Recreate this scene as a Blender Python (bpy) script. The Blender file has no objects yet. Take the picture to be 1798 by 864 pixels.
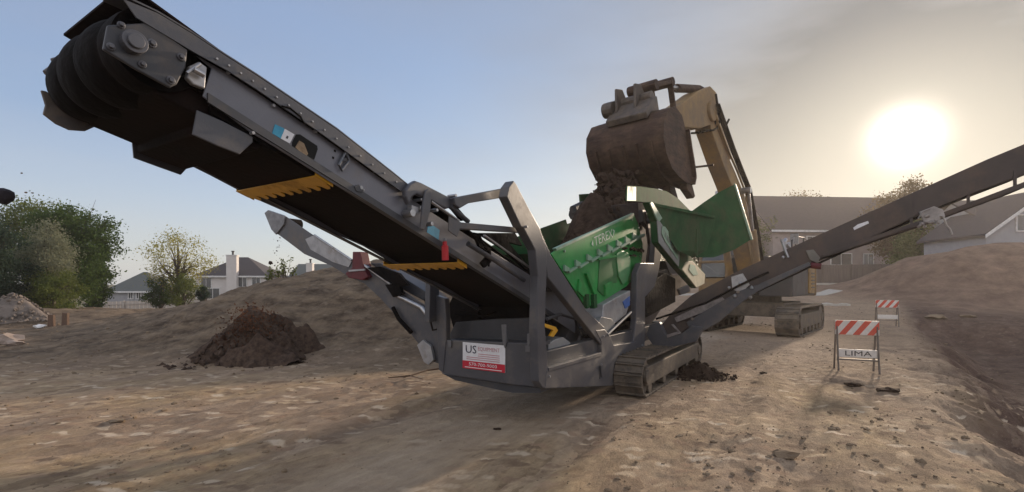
import bpy, bmesh, math, random
import numpy as np
from mathutils import Vector, Matrix
R = math.radians
random.seed(7); rng = np.random.default_rng(7)
SC = bpy.context.scene
COL = SC.collection

# ------------------------------------------------------------------ camera
FPX, CX, HZ, EYE = 850.0, 899.0, 497.0, 1.6
cd = bpy.data.cameras.new('camera'); cam = bpy.data.objects.new('camera', cd); COL.objects.link(cam)
cam.location = (0, 0, EYE); cam.rotation_euler = (R(90), 0, 0)
cd.sensor_width = 36; cd.lens = FPX/1798*36; cd.shift_y = (HZ-432)/1798
cd.clip_start = .05; cd.clip_end = 3000
SC.camera = cam
# ------------------------------------------------------------------ sun, sky, exposure
SUN_AZ = math.atan2(691, 850)             # to the right of +Y
SUN_EL = math.atan2(257, math.hypot(850, 691))
sd = Vector((math.sin(SUN_AZ)*math.cos(SUN_EL), math.cos(SUN_AZ)*math.cos(SUN_EL), math.sin(SUN_EL)))
sl = bpy.data.lights.new('sun', 'SUN'); so = bpy.data.objects.new('sun', sl); COL.objects.link(so)
sl.energy = 2.9; sl.angle = R(3.0); sl.color = (1, .80, .60)
so.rotation_euler = (-sd).to_track_quat('-Z', 'Y').to_euler(); so.location = (30, 40, 30)
W = bpy.data.worlds.new('World'); SC.world = W; W.use_nodes = True
nt = W.node_tree; nt.nodes.clear()
def N(t, nt_, **k):
    n = nt_.nodes.new(t)
    for a, b in k.items(): setattr(n, a, b)
    return n
L = nt.links.new
sky = N('ShaderNodeTexSky', nt, sky_type='NISHITA', sun_disc=False)
sky.sun_elevation = SUN_EL; sky.sun_rotation = SUN_AZ
sky.air_density = 1.0; sky.dust_density = 1.0; sky.ozone_density = 2.4
tc = N('ShaderNodeTexCoord', nt)
mp = N('ShaderNodeMapping', nt); mp.inputs['Scale'].default_value = (1.2, 1.2, 4.5)
L(tc.outputs['Generated'], mp.inputs['Vector'])
cn = N('ShaderNodeTexNoise', nt); cn.inputs['Scale'].default_value = 1.3; cn.inputs['Detail'].default_value = 5; cn.inputs['Roughness'].default_value = .5
L(mp.outputs[0], cn.inputs['Vector'])
dp = N('ShaderNodeVectorMath', nt, operation='DOT_PRODUCT'); dp.inputs[1].default_value = sd
nm = N('ShaderNodeVectorMath', nt, operation='NORMALIZE'); L(tc.outputs['Generated'], nm.inputs[0]); L(nm.outputs[0], dp.inputs[0])
def M1(op, a, b=None, clamp=False):
    n = N('ShaderNodeMath', nt, operation=op, use_clamp=clamp)
    for i, v in enumerate((a, b)):
        if v is None: continue
        if isinstance(v, (int, float)): n.inputs[i].default_value = v
        else: L(v, n.inputs[i])
    return n.outputs[0]
dpos = M1('MAXIMUM', dp.outputs['Value'], 0.0)
# thin high cloud: lilac grey, thicker towards the sun side
cr = N('ShaderNodeValToRGB', nt); cr.color_ramp.elements[0].position = .38; cr.color_ramp.elements[1].position = .72
L(cn.outputs['Fac'], cr.inputs[0])
sepd = N('ShaderNodeSeparateXYZ', nt); L(nm.outputs[0], sepd.inputs[0])
er = N('ShaderNodeMapRange', nt); er.inputs[1].default_value = .10; er.inputs[2].default_value = .40; L(sepd.outputs[2], er.inputs[0])
vcol = N('ShaderNodeMix', nt, data_type='RGBA'); vcol.inputs[6].default_value = (3.95, 3.68, 3.02, 1); vcol.inputs[7].default_value = (1.62, 1.60, 1.56, 1); L(er.outputs[0], vcol.inputs[0])
veil = M1('ADD', M1('MULTIPLY', cr.outputs[0], .30), M1('MULTIPLY', M1('POWER', dpos, 4.5), .97), True)
mixc = N('ShaderNodeMix', nt, data_type='RGBA')
L(veil, mixc.inputs[0]); L(sky.outputs[0], mixc.inputs[6]); L(vcol.outputs[2], mixc.inputs[7])
# added fill light: unseen sky behind and to the right brightened
bk_ = N('ShaderNodeMapRange', nt); bk_.inputs[1].default_value = .10; bk_.inputs[2].default_value = -.45; L(dp.outputs['Value'], bk_.inputs[0])
mixd = N('ShaderNodeMix', nt, data_type='RGBA'); mixd.inputs[7].default_value = (7.0, 6.7, 6.4, 1)
dB = N('ShaderNodeVectorMath', nt, operation='DOT_PRODUCT'); dB.inputs[1].default_value = (.86, -.49, .15); L(nm.outputs[0], dB.inputs[0])  # added fill from the right rear, for faces turned that way
bB = N('ShaderNodeMapRange', nt); bB.inputs[1].default_value = .42; bB.inputs[2].default_value = .85; L(dB.outputs['Value'], bB.inputs[0])
L(M1('MAXIMUM', bk_.outputs[0], bB.outputs[0]), mixd.inputs[0]); L(mixc.outputs[2], mixd.inputs[6]); mixc = mixd
thin = N('ShaderNodeMix', nt, data_type='RGBA'); thin.inputs[0].default_value = .34; thin.inputs[7].default_value = (2.6, 2.95, 4.1, 1)
hr_ = N('ShaderNodeMapRange', nt); hr_.inputs[1].default_value = .26; hr_.inputs[2].default_value = 0; hr_.inputs[3].default_value = .40; hr_.inputs[4].default_value = .75; L(sepd.outputs[2], hr_.inputs[0]); L(M1('MULTIPLY', hr_.outputs[0], M1('SUBTRACT', 1.0, M1('POWER', dpos, 3.5))), thin.inputs[0])
tcol = N('ShaderNodeMix', nt, data_type='RGBA'); tcol.inputs[6].default_value = (2.75, 3.3, 4.7, 1); tcol.inputs[7].default_value = (4.0, 4.0, 4.15, 1)
hr2 = N('ShaderNodeMapRange', nt); hr2.inputs[1].default_value = .26; hr2.inputs[2].default_value = .03; L(sepd.outputs[2], hr2.inputs[0]); L(hr2.outputs[0], tcol.inputs[0]); L(tcol.outputs[2], thin.inputs[7])
L(mixc.outputs[2], thin.inputs[6]); mixc = thin
bg = N('ShaderNodeBackground', nt); bg.inputs[1].default_value = .10
L(mixc.outputs[2], bg.inputs[0])
bg2 = N('ShaderNodeBackground', nt); bg2.inputs[0].default_value = (1, .88, .70, 1)
g = M1('ADD', M1('MULTIPLY', M1('POWER', dpos, 1700.0), 1.5), M1('ADD', M1('MULTIPLY', M1('POWER', dpos, 90.0), .19), M1('MULTIPLY', M1('POWER', dpos, 16.0), .0)))
L(g, bg2.inputs[1])
ad = N('ShaderNodeAddShader', nt); L(bg.outputs[0], ad.inputs[0]); L(bg2.outputs[0], ad.inputs[1])
wo = N('ShaderNodeOutputWorld', nt); L(ad.outputs[0], wo.inputs[0])
SC.view_settings.view_transform = 'Standard'; SC.view_settings.look = 'None'
SC.view_settings.exposure = 0.84; SC.view_settings.gamma = 1

# ------------------------------------------------------------------ materials
MATS = {}
def ramp_set(cr, stops):
    while len(cr.elements) > len(stops): cr.elements.remove(cr.elements[-1])
    while len(cr.elements) < len(stops): cr.elements.new(.5)
    for e, (p, c) in zip(cr.elements, stops): e.position = p; e.color = (*c, 1)
def mat(name, c1, c2=None, scale=6, rough=.55, metal=0, bump=0, bscale=40, stretch=(1,1,1), spec=.4, dirt=None, dirt_amt=.5, detail=6):
    if name in MATS: return MATS[name]
    m = bpy.data.materials.new(name); m.use_nodes = True; t = m.node_tree; p = t.nodes['Principled BSDF']
    c2 = c2 or tuple(x*.7 for x in c1)
    co = N('ShaderNodeTexCoord', t); ma = N('ShaderNodeMapping', t); ma.inputs['Scale'].default_value = stretch
    t.links.new(co.outputs['Object'], ma.inputs[0])
    n = N('ShaderNodeTexNoise', t); n.inputs['Scale'].default_value = scale; n.inputs['Detail'].default_value = detail; n.inputs['Roughness'].default_value = .62
    t.links.new(ma.outputs[0], n.inputs['Vector'])
    r = N('ShaderNodeValToRGB', t); ramp_set(r.color_ramp, [(.32, c2), (.68, c1)]); t.links.new(n.outputs['Fac'], r.inputs[0])
    out = r.outputs[0]
    if dirt:
        n2 = N('ShaderNodeTexNoise', t); n2.inputs['Scale'].default_value = scale*.45; n2.inputs['Detail'].default_value = 9; n2.inputs['Roughness'].default_value = .72
        t.links.new(co.outputs['Object'], n2.inputs['Vector'])
        r2 = N('ShaderNodeValToRGB', t); ramp_set(r2.color_ramp, [(.62-.35*dirt_amt, (0,0,0)), (.85-.25*dirt_amt, (1,1,1))]); t.links.new(n2.outputs['Fac'], r2.inputs[0])
        mx = N('ShaderNodeMix', t, data_type='RGBA'); mx.inputs[7].default_value = (*dirt, 1)
        t.links.new(r2.outputs[0], mx.inputs[0]); t.links.new(out, mx.inputs[6]); out = mx.outputs[2]
        rr = N('ShaderNodeMapRange', t); rr.inputs[3].default_value = rough; rr.inputs[4].default_value = .9
        t.links.new(r2.outputs[0], rr.inputs[0]); t.links.new(rr.outputs[0], p.inputs['Roughness'])
    else: p.inputs['Roughness'].default_value = rough
    t.links.new(out, p.inputs['Base Color'])
    p.inputs['Metallic'].default_value = metal; p.inputs['Specular IOR Level'].default_value = spec
    if bump:
        nb = N('ShaderNodeTexNoise', t); nb.inputs['Scale'].default_value = bscale; nb.inputs['Detail'].default_value = 6
        t.links.new(ma.outputs[0], nb.inputs['Vector'])
        b = N('ShaderNodeBump', t); b.inputs['Strength'].default_value = bump; b.inputs['Distance'].default_value = .02
        t.links.new(nb.outputs['Fac'], b.inputs['Height']); t.links.new(b.outputs[0], p.inputs['Normal'])
    MATS[name] = m; return m
DUST = (.23, .18, .13)
grey   = mat('grey_paint', (.070,.071,.082), (.052,.053,.062), 3, .36, 0, .06, 60, dirt=(.165,.14,.115), dirt_amt=.36)
cgreyp = mat('conveyor_side_grey', (.155,.158,.182), (.120,.123,.145), 3, .36, 0, .06, 60, dirt=(.19,.16,.13), dirt_amt=.3)
grey2  = mat('dark_grey_paint', (.045,.047,.056), (.03,.032,.038), 4, .45, dirt=(.12,.10,.085), dirt_amt=.35)
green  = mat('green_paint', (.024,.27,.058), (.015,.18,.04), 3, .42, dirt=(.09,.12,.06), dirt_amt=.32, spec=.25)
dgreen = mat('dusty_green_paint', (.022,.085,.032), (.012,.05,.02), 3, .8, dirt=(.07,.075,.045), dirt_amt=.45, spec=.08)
lgreen = mat('pale_green_enamel', (.22,.34,.25), (.15,.26,.18), 9, .5, dirt=DUST, dirt_amt=.3)
yellow = mat('yellow_guard_paint', (.62,.33,.015), (.50,.25,.01), 8, .4, dirt=(.16,.10,.05), dirt_amt=.35)
catyel = mat('dusty_yellow_paint', (.38,.23,.065), (.25,.155,.06), 2.2, .6, dirt=(.17,.13,.095), dirt_amt=.8)
rust   = mat('worn_bucket_steel', (.085,.052,.038), (.032,.021,.017), 3.2, .7, .1, .9, 7, (1,1,3.2), dirt=(.15,.10,.07), dirt_amt=.42, spec=.2)
rubber = mat('black_rubber', (.007,.0055,.0055), (.003,.0025,.0025), 5, .75, 0, .7, 14, dirt=(.016,.010,.008), dirt_amt=.35, spec=.06)
belt   = mat('belt_rubber', (.009,.0055,.005), (.005,.0035,.003), 2, .85, 0, .25, 25, dirt=(.018,.009,.007), dirt_amt=.35, spec=.12)
steel  = mat('bare_steel', (.42,.42,.43), (.28,.28,.29), 12, .32, .85, dirt=DUST, dirt_amt=.2)
lsteel = mat('galvanised_sheet', (.36,.36,.37), (.24,.24,.25), 7, .42, .4, dirt=DUST, dirt_amt=.25)
tracksteel = mat('dusty_track_steel', (.10,.085,.07), (.06,.05,.042), 9, .6, .3, .4, 30, dirt=(.22,.175,.13), dirt_amt=.62)
red    = mat('red_paint', (.45,.012,.02), (.34,.01,.015), 8, .45)
dred   = mat('dark_red_paint', (.11,.008,.014), (.07,.006,.01), 8, .5)
white  = mat('white_decal', (.72,.72,.74), (.62,.62,.64), 20, .5)
blue   = mat('blue_decal', (.04,.30,.46), (.03,.22,.36), 20, .5)
navy   = mat('navy_lettering', (.015,.015,.05), None, 9, .5)
pinkish = mat('faded_red_print', (.50,.22,.24), (.42,.17,.2), 30, .6)
signred = mat('sign_red', (.50,.012,.035), (.42,.01,.03), 20, .5)
beige  = mat('beige_panel', (.42,.33,.23), (.34,.26,.18), 6, .6, dirt=(.2,.14,.09), dirt_amt=.4)
glass  = mat('cab_glass', (.04,.05,.055), (.03,.035,.04), 6, .06, 0, spec=1.0)
soil   = mat('dark_moist_soil', (.060,.039,.028), (.022,.014,.011), 9, .95, 0, 1.0, 22, spec=.1)
rsoil  = mat('reddish_soil', (.100,.068,.050), (.035,.024,.019), 11, .95, 0, 1.0, 18, spec=.1)
clod   = mat('dry_clods', (.27,.205,.14), (.15,.11,.075), 2.5, .95, 0, .6, 30, spec=.1)
wood   = mat('weathered_timber', (.14,.085,.055), (.08,.05,.035), 8, .85, 0, .4, 12, (8,8,1))
orange = mat('barricade_orange_red', (.62,.10,.06), (.55,.08,.05), 15, .5)
bwhite = mat('barricade_white', (.74,.70,.66), (.62,.58,.54), 15, .5)
bpost  = mat('barricade_post', (.17,.14,.12), (.12,.10,.085), 15, .6)
roofm  = mat('roof_shingle', (.072,.062,.066), (.045,.04,.043), 3, .9, 0, .6, 5, (1,1,12))
roofm2 = mat('grey_green_roof', (.12,.13,.125), (.085,.095,.09), 3, .9, 0, .6, 5, (1,1,12))
siding = mat('pale_siding', (.62,.58,.56), (.55,.51,.49), 1.5, .7)
brick  = mat('mauve_siding', (.32,.27,.26), (.26,.22,.21), 2, .8)
greysid = mat('grey_siding', (.34,.34,.36), (.29,.29,.31), 2, .8)
trim   = mat('white_trim', (.74,.73,.72), None, 5, .6)
hglass = mat('window_glass', (.07,.08,.09), (.05,.055,.06), 3, .12, spec=.8)
fencew = mat('grey_brown_fence', (.17,.135,.12), (.10,.08,.07), 1.5, .9, 0, .3, 20, (9,9,.4))
fencel = mat('pale_fence', (.50,.45,.40), (.42,.37,.33), 1.5, .8)
barkm  = mat('bark', (.10,.075,.055), (.055,.04,.03), 8, .9, 0, .6, 20, (1,1,.3))
concrete = mat('concrete_kerb', (.45,.42,.37), (.36,.33,.29), 4, .85)
asphalt = mat('asphalt', (.12,.11,.10), (.085,.08,.072), 3, .9)
def leafmat(name, c1, c2, tr=.4):
    m = bpy.data.materials.new(name); m.use_nodes = True; t = m.node_tree; t.nodes.clear()
    co = N('ShaderNodeTexCoord', t); n = N('ShaderNodeTexNoise', t); n.inputs['Scale'].default_value = 1.1; n.inputs['Detail'].default_value = 8; n.inputs['Roughness'].default_value = .75
    t.links.new(co.outputs['Object'], n.inputs['Vector'])
    r = N('ShaderNodeValToRGB', t); ramp_set(r.color_ramp, [(.33, c2), (.68, c1)]); t.links.new(n.outputs['Fac'], r.inputs[0])
    d = N('ShaderNodeBsdfDiffuse', t); tl = N('ShaderNodeBsdfTranslucent', t); mx = N('ShaderNodeMixShader', t); mx.inputs[0].default_value = tr
    o = N('ShaderNodeOutputMaterial', t)
    t.links.new(r.outputs[0], d.inputs[0]); t.links.new(r.outputs[0], tl.inputs[0]); t.links.new(d.outputs[0], mx.inputs[1]); t.links.new(tl.outputs[0], mx.inputs[2]); t.links.new(mx.outputs[0], o.inputs[0])
    return m
leaf_dark = leafmat('dark_green_leaves', (.10,.15,.045), (.035,.06,.022))
leaf_grey = leafmat('grey_green_leaves', (.27,.28,.19), (.14,.15,.095))
leaf_mid  = leafmat('mid_green_leaves', (.17,.20,.055), (.07,.09,.03))
leaf_blue = leafmat('blue_green_leaves', (.06,.09,.055), (.025,.04,.03))
leaf_yel  = leafmat('yellow_green_leaves', (.42,.38,.10), (.20,.19,.055), .5)
leaf_brn  = leafmat('autumn_leaves', (.17,.12,.05), (.07,.055,.025), .5)
leaf_dry  = leafmat('dry_reddish_leaves', (.15,.07,.04), (.05,.025,.018), .3)

# ------------------------------------------------------------------ coordinates
ta = math.atan2(546, 850)
A = Vector((math.sin(ta), math.cos(ta), 0)); B = Vector((math.cos(ta), -math.sin(ta), 0)); Z = Vector((0,0,1))
def MW(s, t, z): return A*s + B*t + Z*z
def ray(u, v): return Vector(((u-CX)/FPX, 1.0, (HZ-v)/FPX))
E0 = Vector((0, 0, EYE))
def PT(u, v, t):
    r = ray(u, v); return E0 + r*(t/(r.dot(B)))
def PS(u, v, s):
    r = ray(u, v); return E0 + r*(s/(r.dot(A)))
def PD(u, v, Y): return E0 + ray(u, v)*Y
def st(p): return p.dot(A), p.dot(B), p.z

# ------------------------------------------------------------------ mesh builder
class MB:
    def __init__(s): s.v = []; s.f = []; s.m = []; s.mi = 0; s.g = []
    def add(s, vs, fs):
        s.g.append((len(s.v), len(s.f))); o = len(s.v); s.v += [tuple(x) for x in vs]; s.f += [tuple(i+o for i in f) for f in fs]; s.m += [s.mi]*len(fs); return s
    def prism(s, pts, off):
        n = len(pts); off = Vector(off)
        vs = [Vector(p) for p in pts] + [Vector(p)+off for p in pts]
        return s.add(vs, [tuple(range(n)), tuple(range(2*n-1, n-1, -1))] + [(i, (i+1) % n, (i+1) % n+n, i+n) for i in range(n)])
    def box(s, c, size, X=Vector((1,0,0)), Y=Vector((0,1,0)), Zv=None):
        X = Vector(X).normalized(); Y = Vector(Y).normalized(); Zv = Zv or X.cross(Y)
        c = Vector(c); a, b, d = [x/2 for x in size]
        vs = [c+X*i*a+Y*j*b+Zv*k*d for i in (-1,1) for j in (-1,1) for k in (-1,1)]
        return s.add(vs, [(0,1,3,2),(4,6,7,5),(0,4,5,1),(2,3,7,6),(0,2,6,4),(1,5,7,3)])
    def beam(s, p0, p1, w, h, up=Z):
        p0 = Vector(p0); p1 = Vector(p1); X = (p1-p0).normalized(); Y = Vector(up).cross(X)
        if Y.length < 1e-4: Y = Vector((1,0,0)).cross(X)
        Y.normalize(); return s.box((p0+p1)/2, ((p1-p0).length, w, h), X, Y)
    def tube(s, pts, r, n=8, caps=True):
        pts = [Vector(p) for p in pts]; rs = r if isinstance(r, (list, tuple)) else [r]*len(pts)
        rings = []; prev = None
        for i, p in enumerate(pts):
            d = (pts[min(i+1, len(pts)-1)]-pts[max(i-1, 0)]).normalized()
            u = d.orthogonal().normalized() if prev is None else (prev-d*prev.dot(d)).normalized()
            prev = u; w = d.cross(u)
            rings.append([p+(u*math.cos(2*math.pi*k/n)+w*math.sin(2*math.pi*k/n))*rs[i] for k in range(n)])
        vs = [x for r_ in rings for x in r_]; fs = []
        for i in range(len(pts)-1):
            for k in range(n): fs.append((i*n+k, i*n+(k+1) % n, (i+1)*n+(k+1) % n, (i+1)*n+k))
        if caps: fs += [tuple(range(n-1, -1, -1)), tuple(range((len(pts)-1)*n, len(pts)*n))]
        return s.add(vs, fs)
    def blob(s, c, r, amp=.25, seed=0, sub=1, sq=(1,1,1)):
        bm = bmesh.new(); bmesh.ops.create_icosphere(bm, subdivisions=sub, radius=1)
        rr = random.Random(seed); c = Vector(c)
        vs = [c+Vector((v.co.x*sq[0], v.co.y*sq[1], v.co.z*sq[2]))*r*(1+rr.uniform(-amp, amp)) for v in bm.verts]
        fs = [tuple(v.index for v in f.verts) for f in bm.faces]; bm.free()
        return s.add(vs, fs)
SPLIT = {k: 1 for k in 'flange bolt bolt_hole frame_bolt box_bolt skirt_plate latch track_roller hinge_pin stiffener hydraulic_hose piston_rod spring_mount hopper_rib boom_cylinder boom_piston hose_loop louvre leg inner_bracket fitting toothed_guard_x pale_strip drive_motor cab_window tank_clamp feeder_top chassis conveyor_support'.split()}
SPLIT['idler_wheel'] = 2; SPLIT['leg'] = 0
def part(name, mb, m, parent=None, world=True, bevel=0, smooth=False, label=None, sizes=None):
    k = SPLIT.get(name, 0); g = mb.g
    if (sizes or k) and len(g) > 1:
        sizes = sizes or [k]*((len(g)+k-1)//k); i = 0; out = None
        for n_ in sizes:
            j = min(i+n_, len(g)); v0, f0 = g[i]; v1, f1 = g[j] if j < len(g) else (len(mb.v), len(mb.f))
            q = MB(); q.v = mb.v[v0:v1]; q.f = [tuple(x-v0 for x in f) for f in mb.f[f0:f1]]; q.m = mb.m[f0:f1]; q.g = [(0, 0)]
            o_ = part(name, q, m, parent, world, bevel, smooth, label); out = out or o_; i = j
        return out
    base = Vector((0,0,0))
    if parent is not None and world:
        o = parent
        while o is not None: base += o.location; o = o.parent
    me = bpy.data.meshes.new(name)
    me.from_pydata([(v[0]-base.x, v[1]-base.y, v[2]-base.z) for v in mb.v], [], mb.f)
    ms = m if isinstance(m, (list, tuple)) else [m]
    for x in ms: me.materials.append(x)
    if len(ms) > 1: me.polygons.foreach_set('material_index', mb.m)
    bm = bmesh.new(); bm.from_mesh(me); bmesh.ops.recalc_face_normals(bm, faces=bm.faces); bm.to_mesh(me); bm.free()
    if smooth: me.shade_smooth()
    o = bpy.data.objects.new(name, me); COL.objects.link(o)
    if parent is not None: o.parent = parent
    if bevel:
        md = o.modifiers.new('bevel', 'BEVEL'); md.width = bevel; md.segments = 2; md.limit_method = 'ANGLE'; md.angle_limit = R(40)
    if smooth:
        o.data.set_sharp_from_angle(angle=R(45))
    if label: o['label'] = label
    return o
def tag(o, label, cat, group=None, kind=None):
    if label: o['label'] = label
    if cat: o['category'] = cat
    if group: o['group'] = group
    if kind: o['kind'] = kind
    return o
def thing(name, label, cat, loc=(0,0,0), rz=0, group=None):
    o = bpy.data.objects.new(name, None); COL.objects.link(o); o.location = loc; o.rotation_euler = (0,0,rz); o.empty_display_size = .2
    return tag(o, label, cat, group)
def copy_tree(o, parent=None):
    c = o.copy(); COL.objects.link(c)
    if parent: c.parent = parent
    for ch in [x for x in bpy.data.objects if x.parent == o]: copy_tree(ch, c)
    return c
def text_mb(mb, txt, origin, xd, yd, height, width=None, ext=.003, n=None):
    cu = bpy.data.curves.new('t', 'FONT'); cu.body = txt; cu.extrude = 0; cu.resolution_u = 2
    ob = bpy.data.objects.new('t', cu); COL.objects.link(ob); bpy.context.view_layer.update()
    me = bpy.data.meshes.new_from_object(ob); cs = [v.co.copy() for v in me.vertices]
    fs = [tuple(p.vertices) for p in me.polygons]
    x0 = min(c.x for c in cs); x1 = max(c.x for c in cs); y0 = min(c.y for c in cs); y1 = max(c.y for c in cs)
    sy = height/(y1-y0); sx = width/(x1-x0) if width else sy
    xd = Vector(xd).normalized(); yd = Vector(yd).normalized(); n = n if n is not None else xd.cross(yd)
    vs = [Vector(origin)+xd*(c.x-x0)*sx+yd*(c.y-y0)*sy+n*ext for c in cs]
    mb.add(vs, fs)
    bpy.data.objects.remove(ob); bpy.data.curves.remove(cu); bpy.data.meshes.remove(me)

# ------------------------------------------------------------------ noise + terrain
def vnoise(x, y, seed=0):
    xi = np.floor(x).astype(np.int64); yi = np.floor(y).astype(np.int64); xf = x-xi; yf = y-yi
    def h(a, b):
        n = (a*374761393 + b*668265263 + seed*974634777) & 0xffffffff
        n = ((n ^ (n >> 13))*1274126177) & 0xffffffff
        return ((n ^ (n >> 16)) & 0xffff)/65535.0
    u = xf*xf*(3-2*xf); v = yf*yf*(3-2*yf)
    return (h(xi, yi)*(1-u)+h(xi+1, yi)*u)*(1-v)+(h(xi, yi+1)*(1-u)+h(xi+1, yi+1)*u)*v - .5
def fbm(x, y, s, o=4, seed=0, g=.5):
    r = 0; a = 1
    for i in range(o): r = r + a*vnoise(x*s+13.7*i, y*s+7.1*i, seed+i); a *= g; s *= 2.03
    return r
def sm(x, a, b):
    t = np.clip((x-a)/(b-a), 0, 1); return t*t*(3-2*t)
def terrain(x, y):
    x = np.asarray(x, float); y = np.asarray(y, float)
    # working level, falls behind on the left, rises behind on the right
    left = sm(-x + y*.12, -2, 10); drop = -1.75*sm(y, 24, 38)*left - .6*sm(y, 42, 60)*left
    right = sm(x, 2, 9)
    rise = right*np.clip((y-17.5)*.066, 0, 1.55)*sm(y, 16, 20)
    h = drop + rise
    # big spoil hill behind the machine on the left
    H = np.interp(x, [-16, -12.5, -9.4, -8, -6.3, -4.5, -2, 0, 2.5, 4.5], [0, .35, 1.0, 1.5, 1.98, 2.25, 2.35, 2.2, 1.0, 0])
    H = H*(1+.10*fbm(x, y*0, .8, 3, 5))
    toe = 9.0 + .7*vnoise(x*.5, x*0, 3)+ np.clip(-x-8, 0, 6)*.6
    prof = np.where(y < 14.8, sm(y, toe, 15.2+np.clip(-x-8, 0, 4)*.3), 1-sm(y, 16.5, 24))
    h = h + H*prof
    h = h + (.20*fbm(x, y, .9, 5, 21)+.10*np.abs(fbm(x, y, 2.6, 4, 23)))*np.clip(H, 0, 1)*sm(y, 9, 11)
    # low berm at the left rear
    h = h + .40*sm(-x, 7, 12)*sm(y, 15, 20)*(1-sm(y, 23, 28))*(1+1.2*fbm(x, y, .35, 3, 9))
    # trench on the right and the mound past it
    dx, dy = .60, .80; d = (x-5.25)*dy-(y-5.2)*dx + .75*fbm(x, y, .7, 5, 31, .6); al = (x-5.25)*dx+(y-5.2)*dy
    win = sm(al, -6, -3)*(1-sm(al, 16, 19.5))
    tr = -1.0*sm(d, -.5, 1.7)*(1-sm(d, 2.6, 5.2))
    yc_ = 28+.6*fbm(x, y*0, .3, 2, 44)
    mc_ = np.interp(x, [19.5, 21.8, 23.1, 24.7, 26.4, 29.6, 45], [0, .65, 1.5, 2.3, 2.8, 3.3, 3.6])
    md = mc_*np.where(y < yc_, sm(y, 21.5, yc_), 1-sm(y, 30, 37))*(1+.22*fbm(x, y, .5, 4, 41))
    md = md + .7*sm(d, 4.2, 8.5)*sm(al, -3, 4)*(1-sm(al, 12, 17))
    h = h + tr*win + md
    h = h + .12*fbm(x, y, 1.4, 4, 51)*sm(d, .2, 1.2)
    # surface roughness, smoother along the compacted lane that runs to the machine
    u = x*A.x+y*A.y; w = x*B.x+y*B.y                      # along / across the machine axis
    lane = np.exp(-((w+3.2)/1.3)**4)*(1-sm(y, 9, 13))
    near = 1-sm(np.hypot(x, y), 25, 60)
    rough = (1-.8*lane)*near
    h = h + rough*(.06*fbm(x, y, .55, 3, 61) + .022*fbm(x, y, 2.2, 5, 71, .66) + .030*fbm(u*.45, w*2.0, 2.4, 5, 73, .62) + .016*np.abs(fbm(x, y, 6, 4, 81, .6)))
    h = h + near*.016*np.sin(w*7.3+1.2*fbm(u, w, .6, 2, 91))*np.exp(-((w+.4)/2.6)**2)   # wheel ruts
    h = h + near*(-.055)*(np.exp(-((w+4.35+.10*np.sin(u*.9))/.20)**4)+np.exp(-((w+2.15+.10*np.sin(u*.9))/.20)**4)+.6*np.exp(-((w+1.05+.14*np.sin(u*.7))/.16)**2)+.6*np.exp(-((w-.9+.12*np.sin(u*.7))/.17)**2))*(1-sm(y,8,12))*(.8+.5*np.sin(u*40)*.25)
    # level pad under the screener
    pad = (1-sm(np.maximum(np.abs(u-8.4)-2.4, np.abs(w+3.2)-1.3), 0, 1.0))
    h = h*(1-pad)
    e = (1-sm(np.hypot(x-8.6, y-16.6), 2.8, 4.6)); h = h*(1-e)
    return h
def TZ(x, y): return float(terrain(np.array([x]), np.array([y]))[0])
def axis(parts):
    out = []
    for a, b, st_ in parts: out += list(np.arange(a, b, st_))
    return np.array(sorted(set(np.round(out, 4))))
def gaxis(lo, hi, s0, k, start=0):
    p = [start]; s = s0
    while p[-1] < hi: p.append(p[-1]+s); s *= k
    q = [start]; s = s0
    while q[-1] > lo: q.append(q[-1]-s); s *= k
    return np.array(sorted(set(q[1:]+p)))
xs = np.concatenate([-gaxis(0, 900, .06, 1.045, 9)[::-1], axis([(-9, 9, .045)]), gaxis(0, 900, .06, 1.045, 9)])
xs = np.array(sorted(set(np.round(xs, 4)))); xs = xs[(np.abs(xs) < 900)]
xs = xs[np.concatenate([[True], np.diff(xs) > .02])]
ys = np.concatenate([np.arange(-3, 1.2, .3), np.arange(1.2, 12, .045)]); s = .05; y = 12.0
while y < 1500: ys = np.append(ys, y); y += s; s *= 1.032
ys = np.concatenate([[-300, -80, -20, -8], ys])
gx, gy = np.meshgrid(xs, ys); gz = terrain(gx, gy)
nx, ny = len(xs), len(ys)
co = np.stack([gx.ravel(), gy.ravel(), gz.ravel()], 1)
idx = np.arange(nx*ny).reshape(ny, nx)
q = np.stack([idx[:-1,:-1], idx[:-1,1:], idx[1:,1:], idx[1:,:-1]], -1).reshape(-1, 4)
me = bpy.data.meshes.new('ground'); me.vertices.add(len(co)); me.vertices.foreach_set('co', co.ravel())
me.loops.add(q.size); me.loops.foreach_set('vertex_index', q.ravel().astype(np.int32))
me.polygons.add(len(q)); me.polygons.foreach_set('loop_start', np.arange(0, q.size, 4, dtype=np.int32)); me.polygons.foreach_set('loop_total', np.full(len(q), 4, np.int32))
me.update(calc_edges=True); me.shade_smooth()
ground = bpy.data.objects.new('ground', me); COL.objects.link(ground); tag(ground, 'rutted dry brown dirt of the building site', 'ground', kind='structure')
print('terrain', nx, ny)
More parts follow.
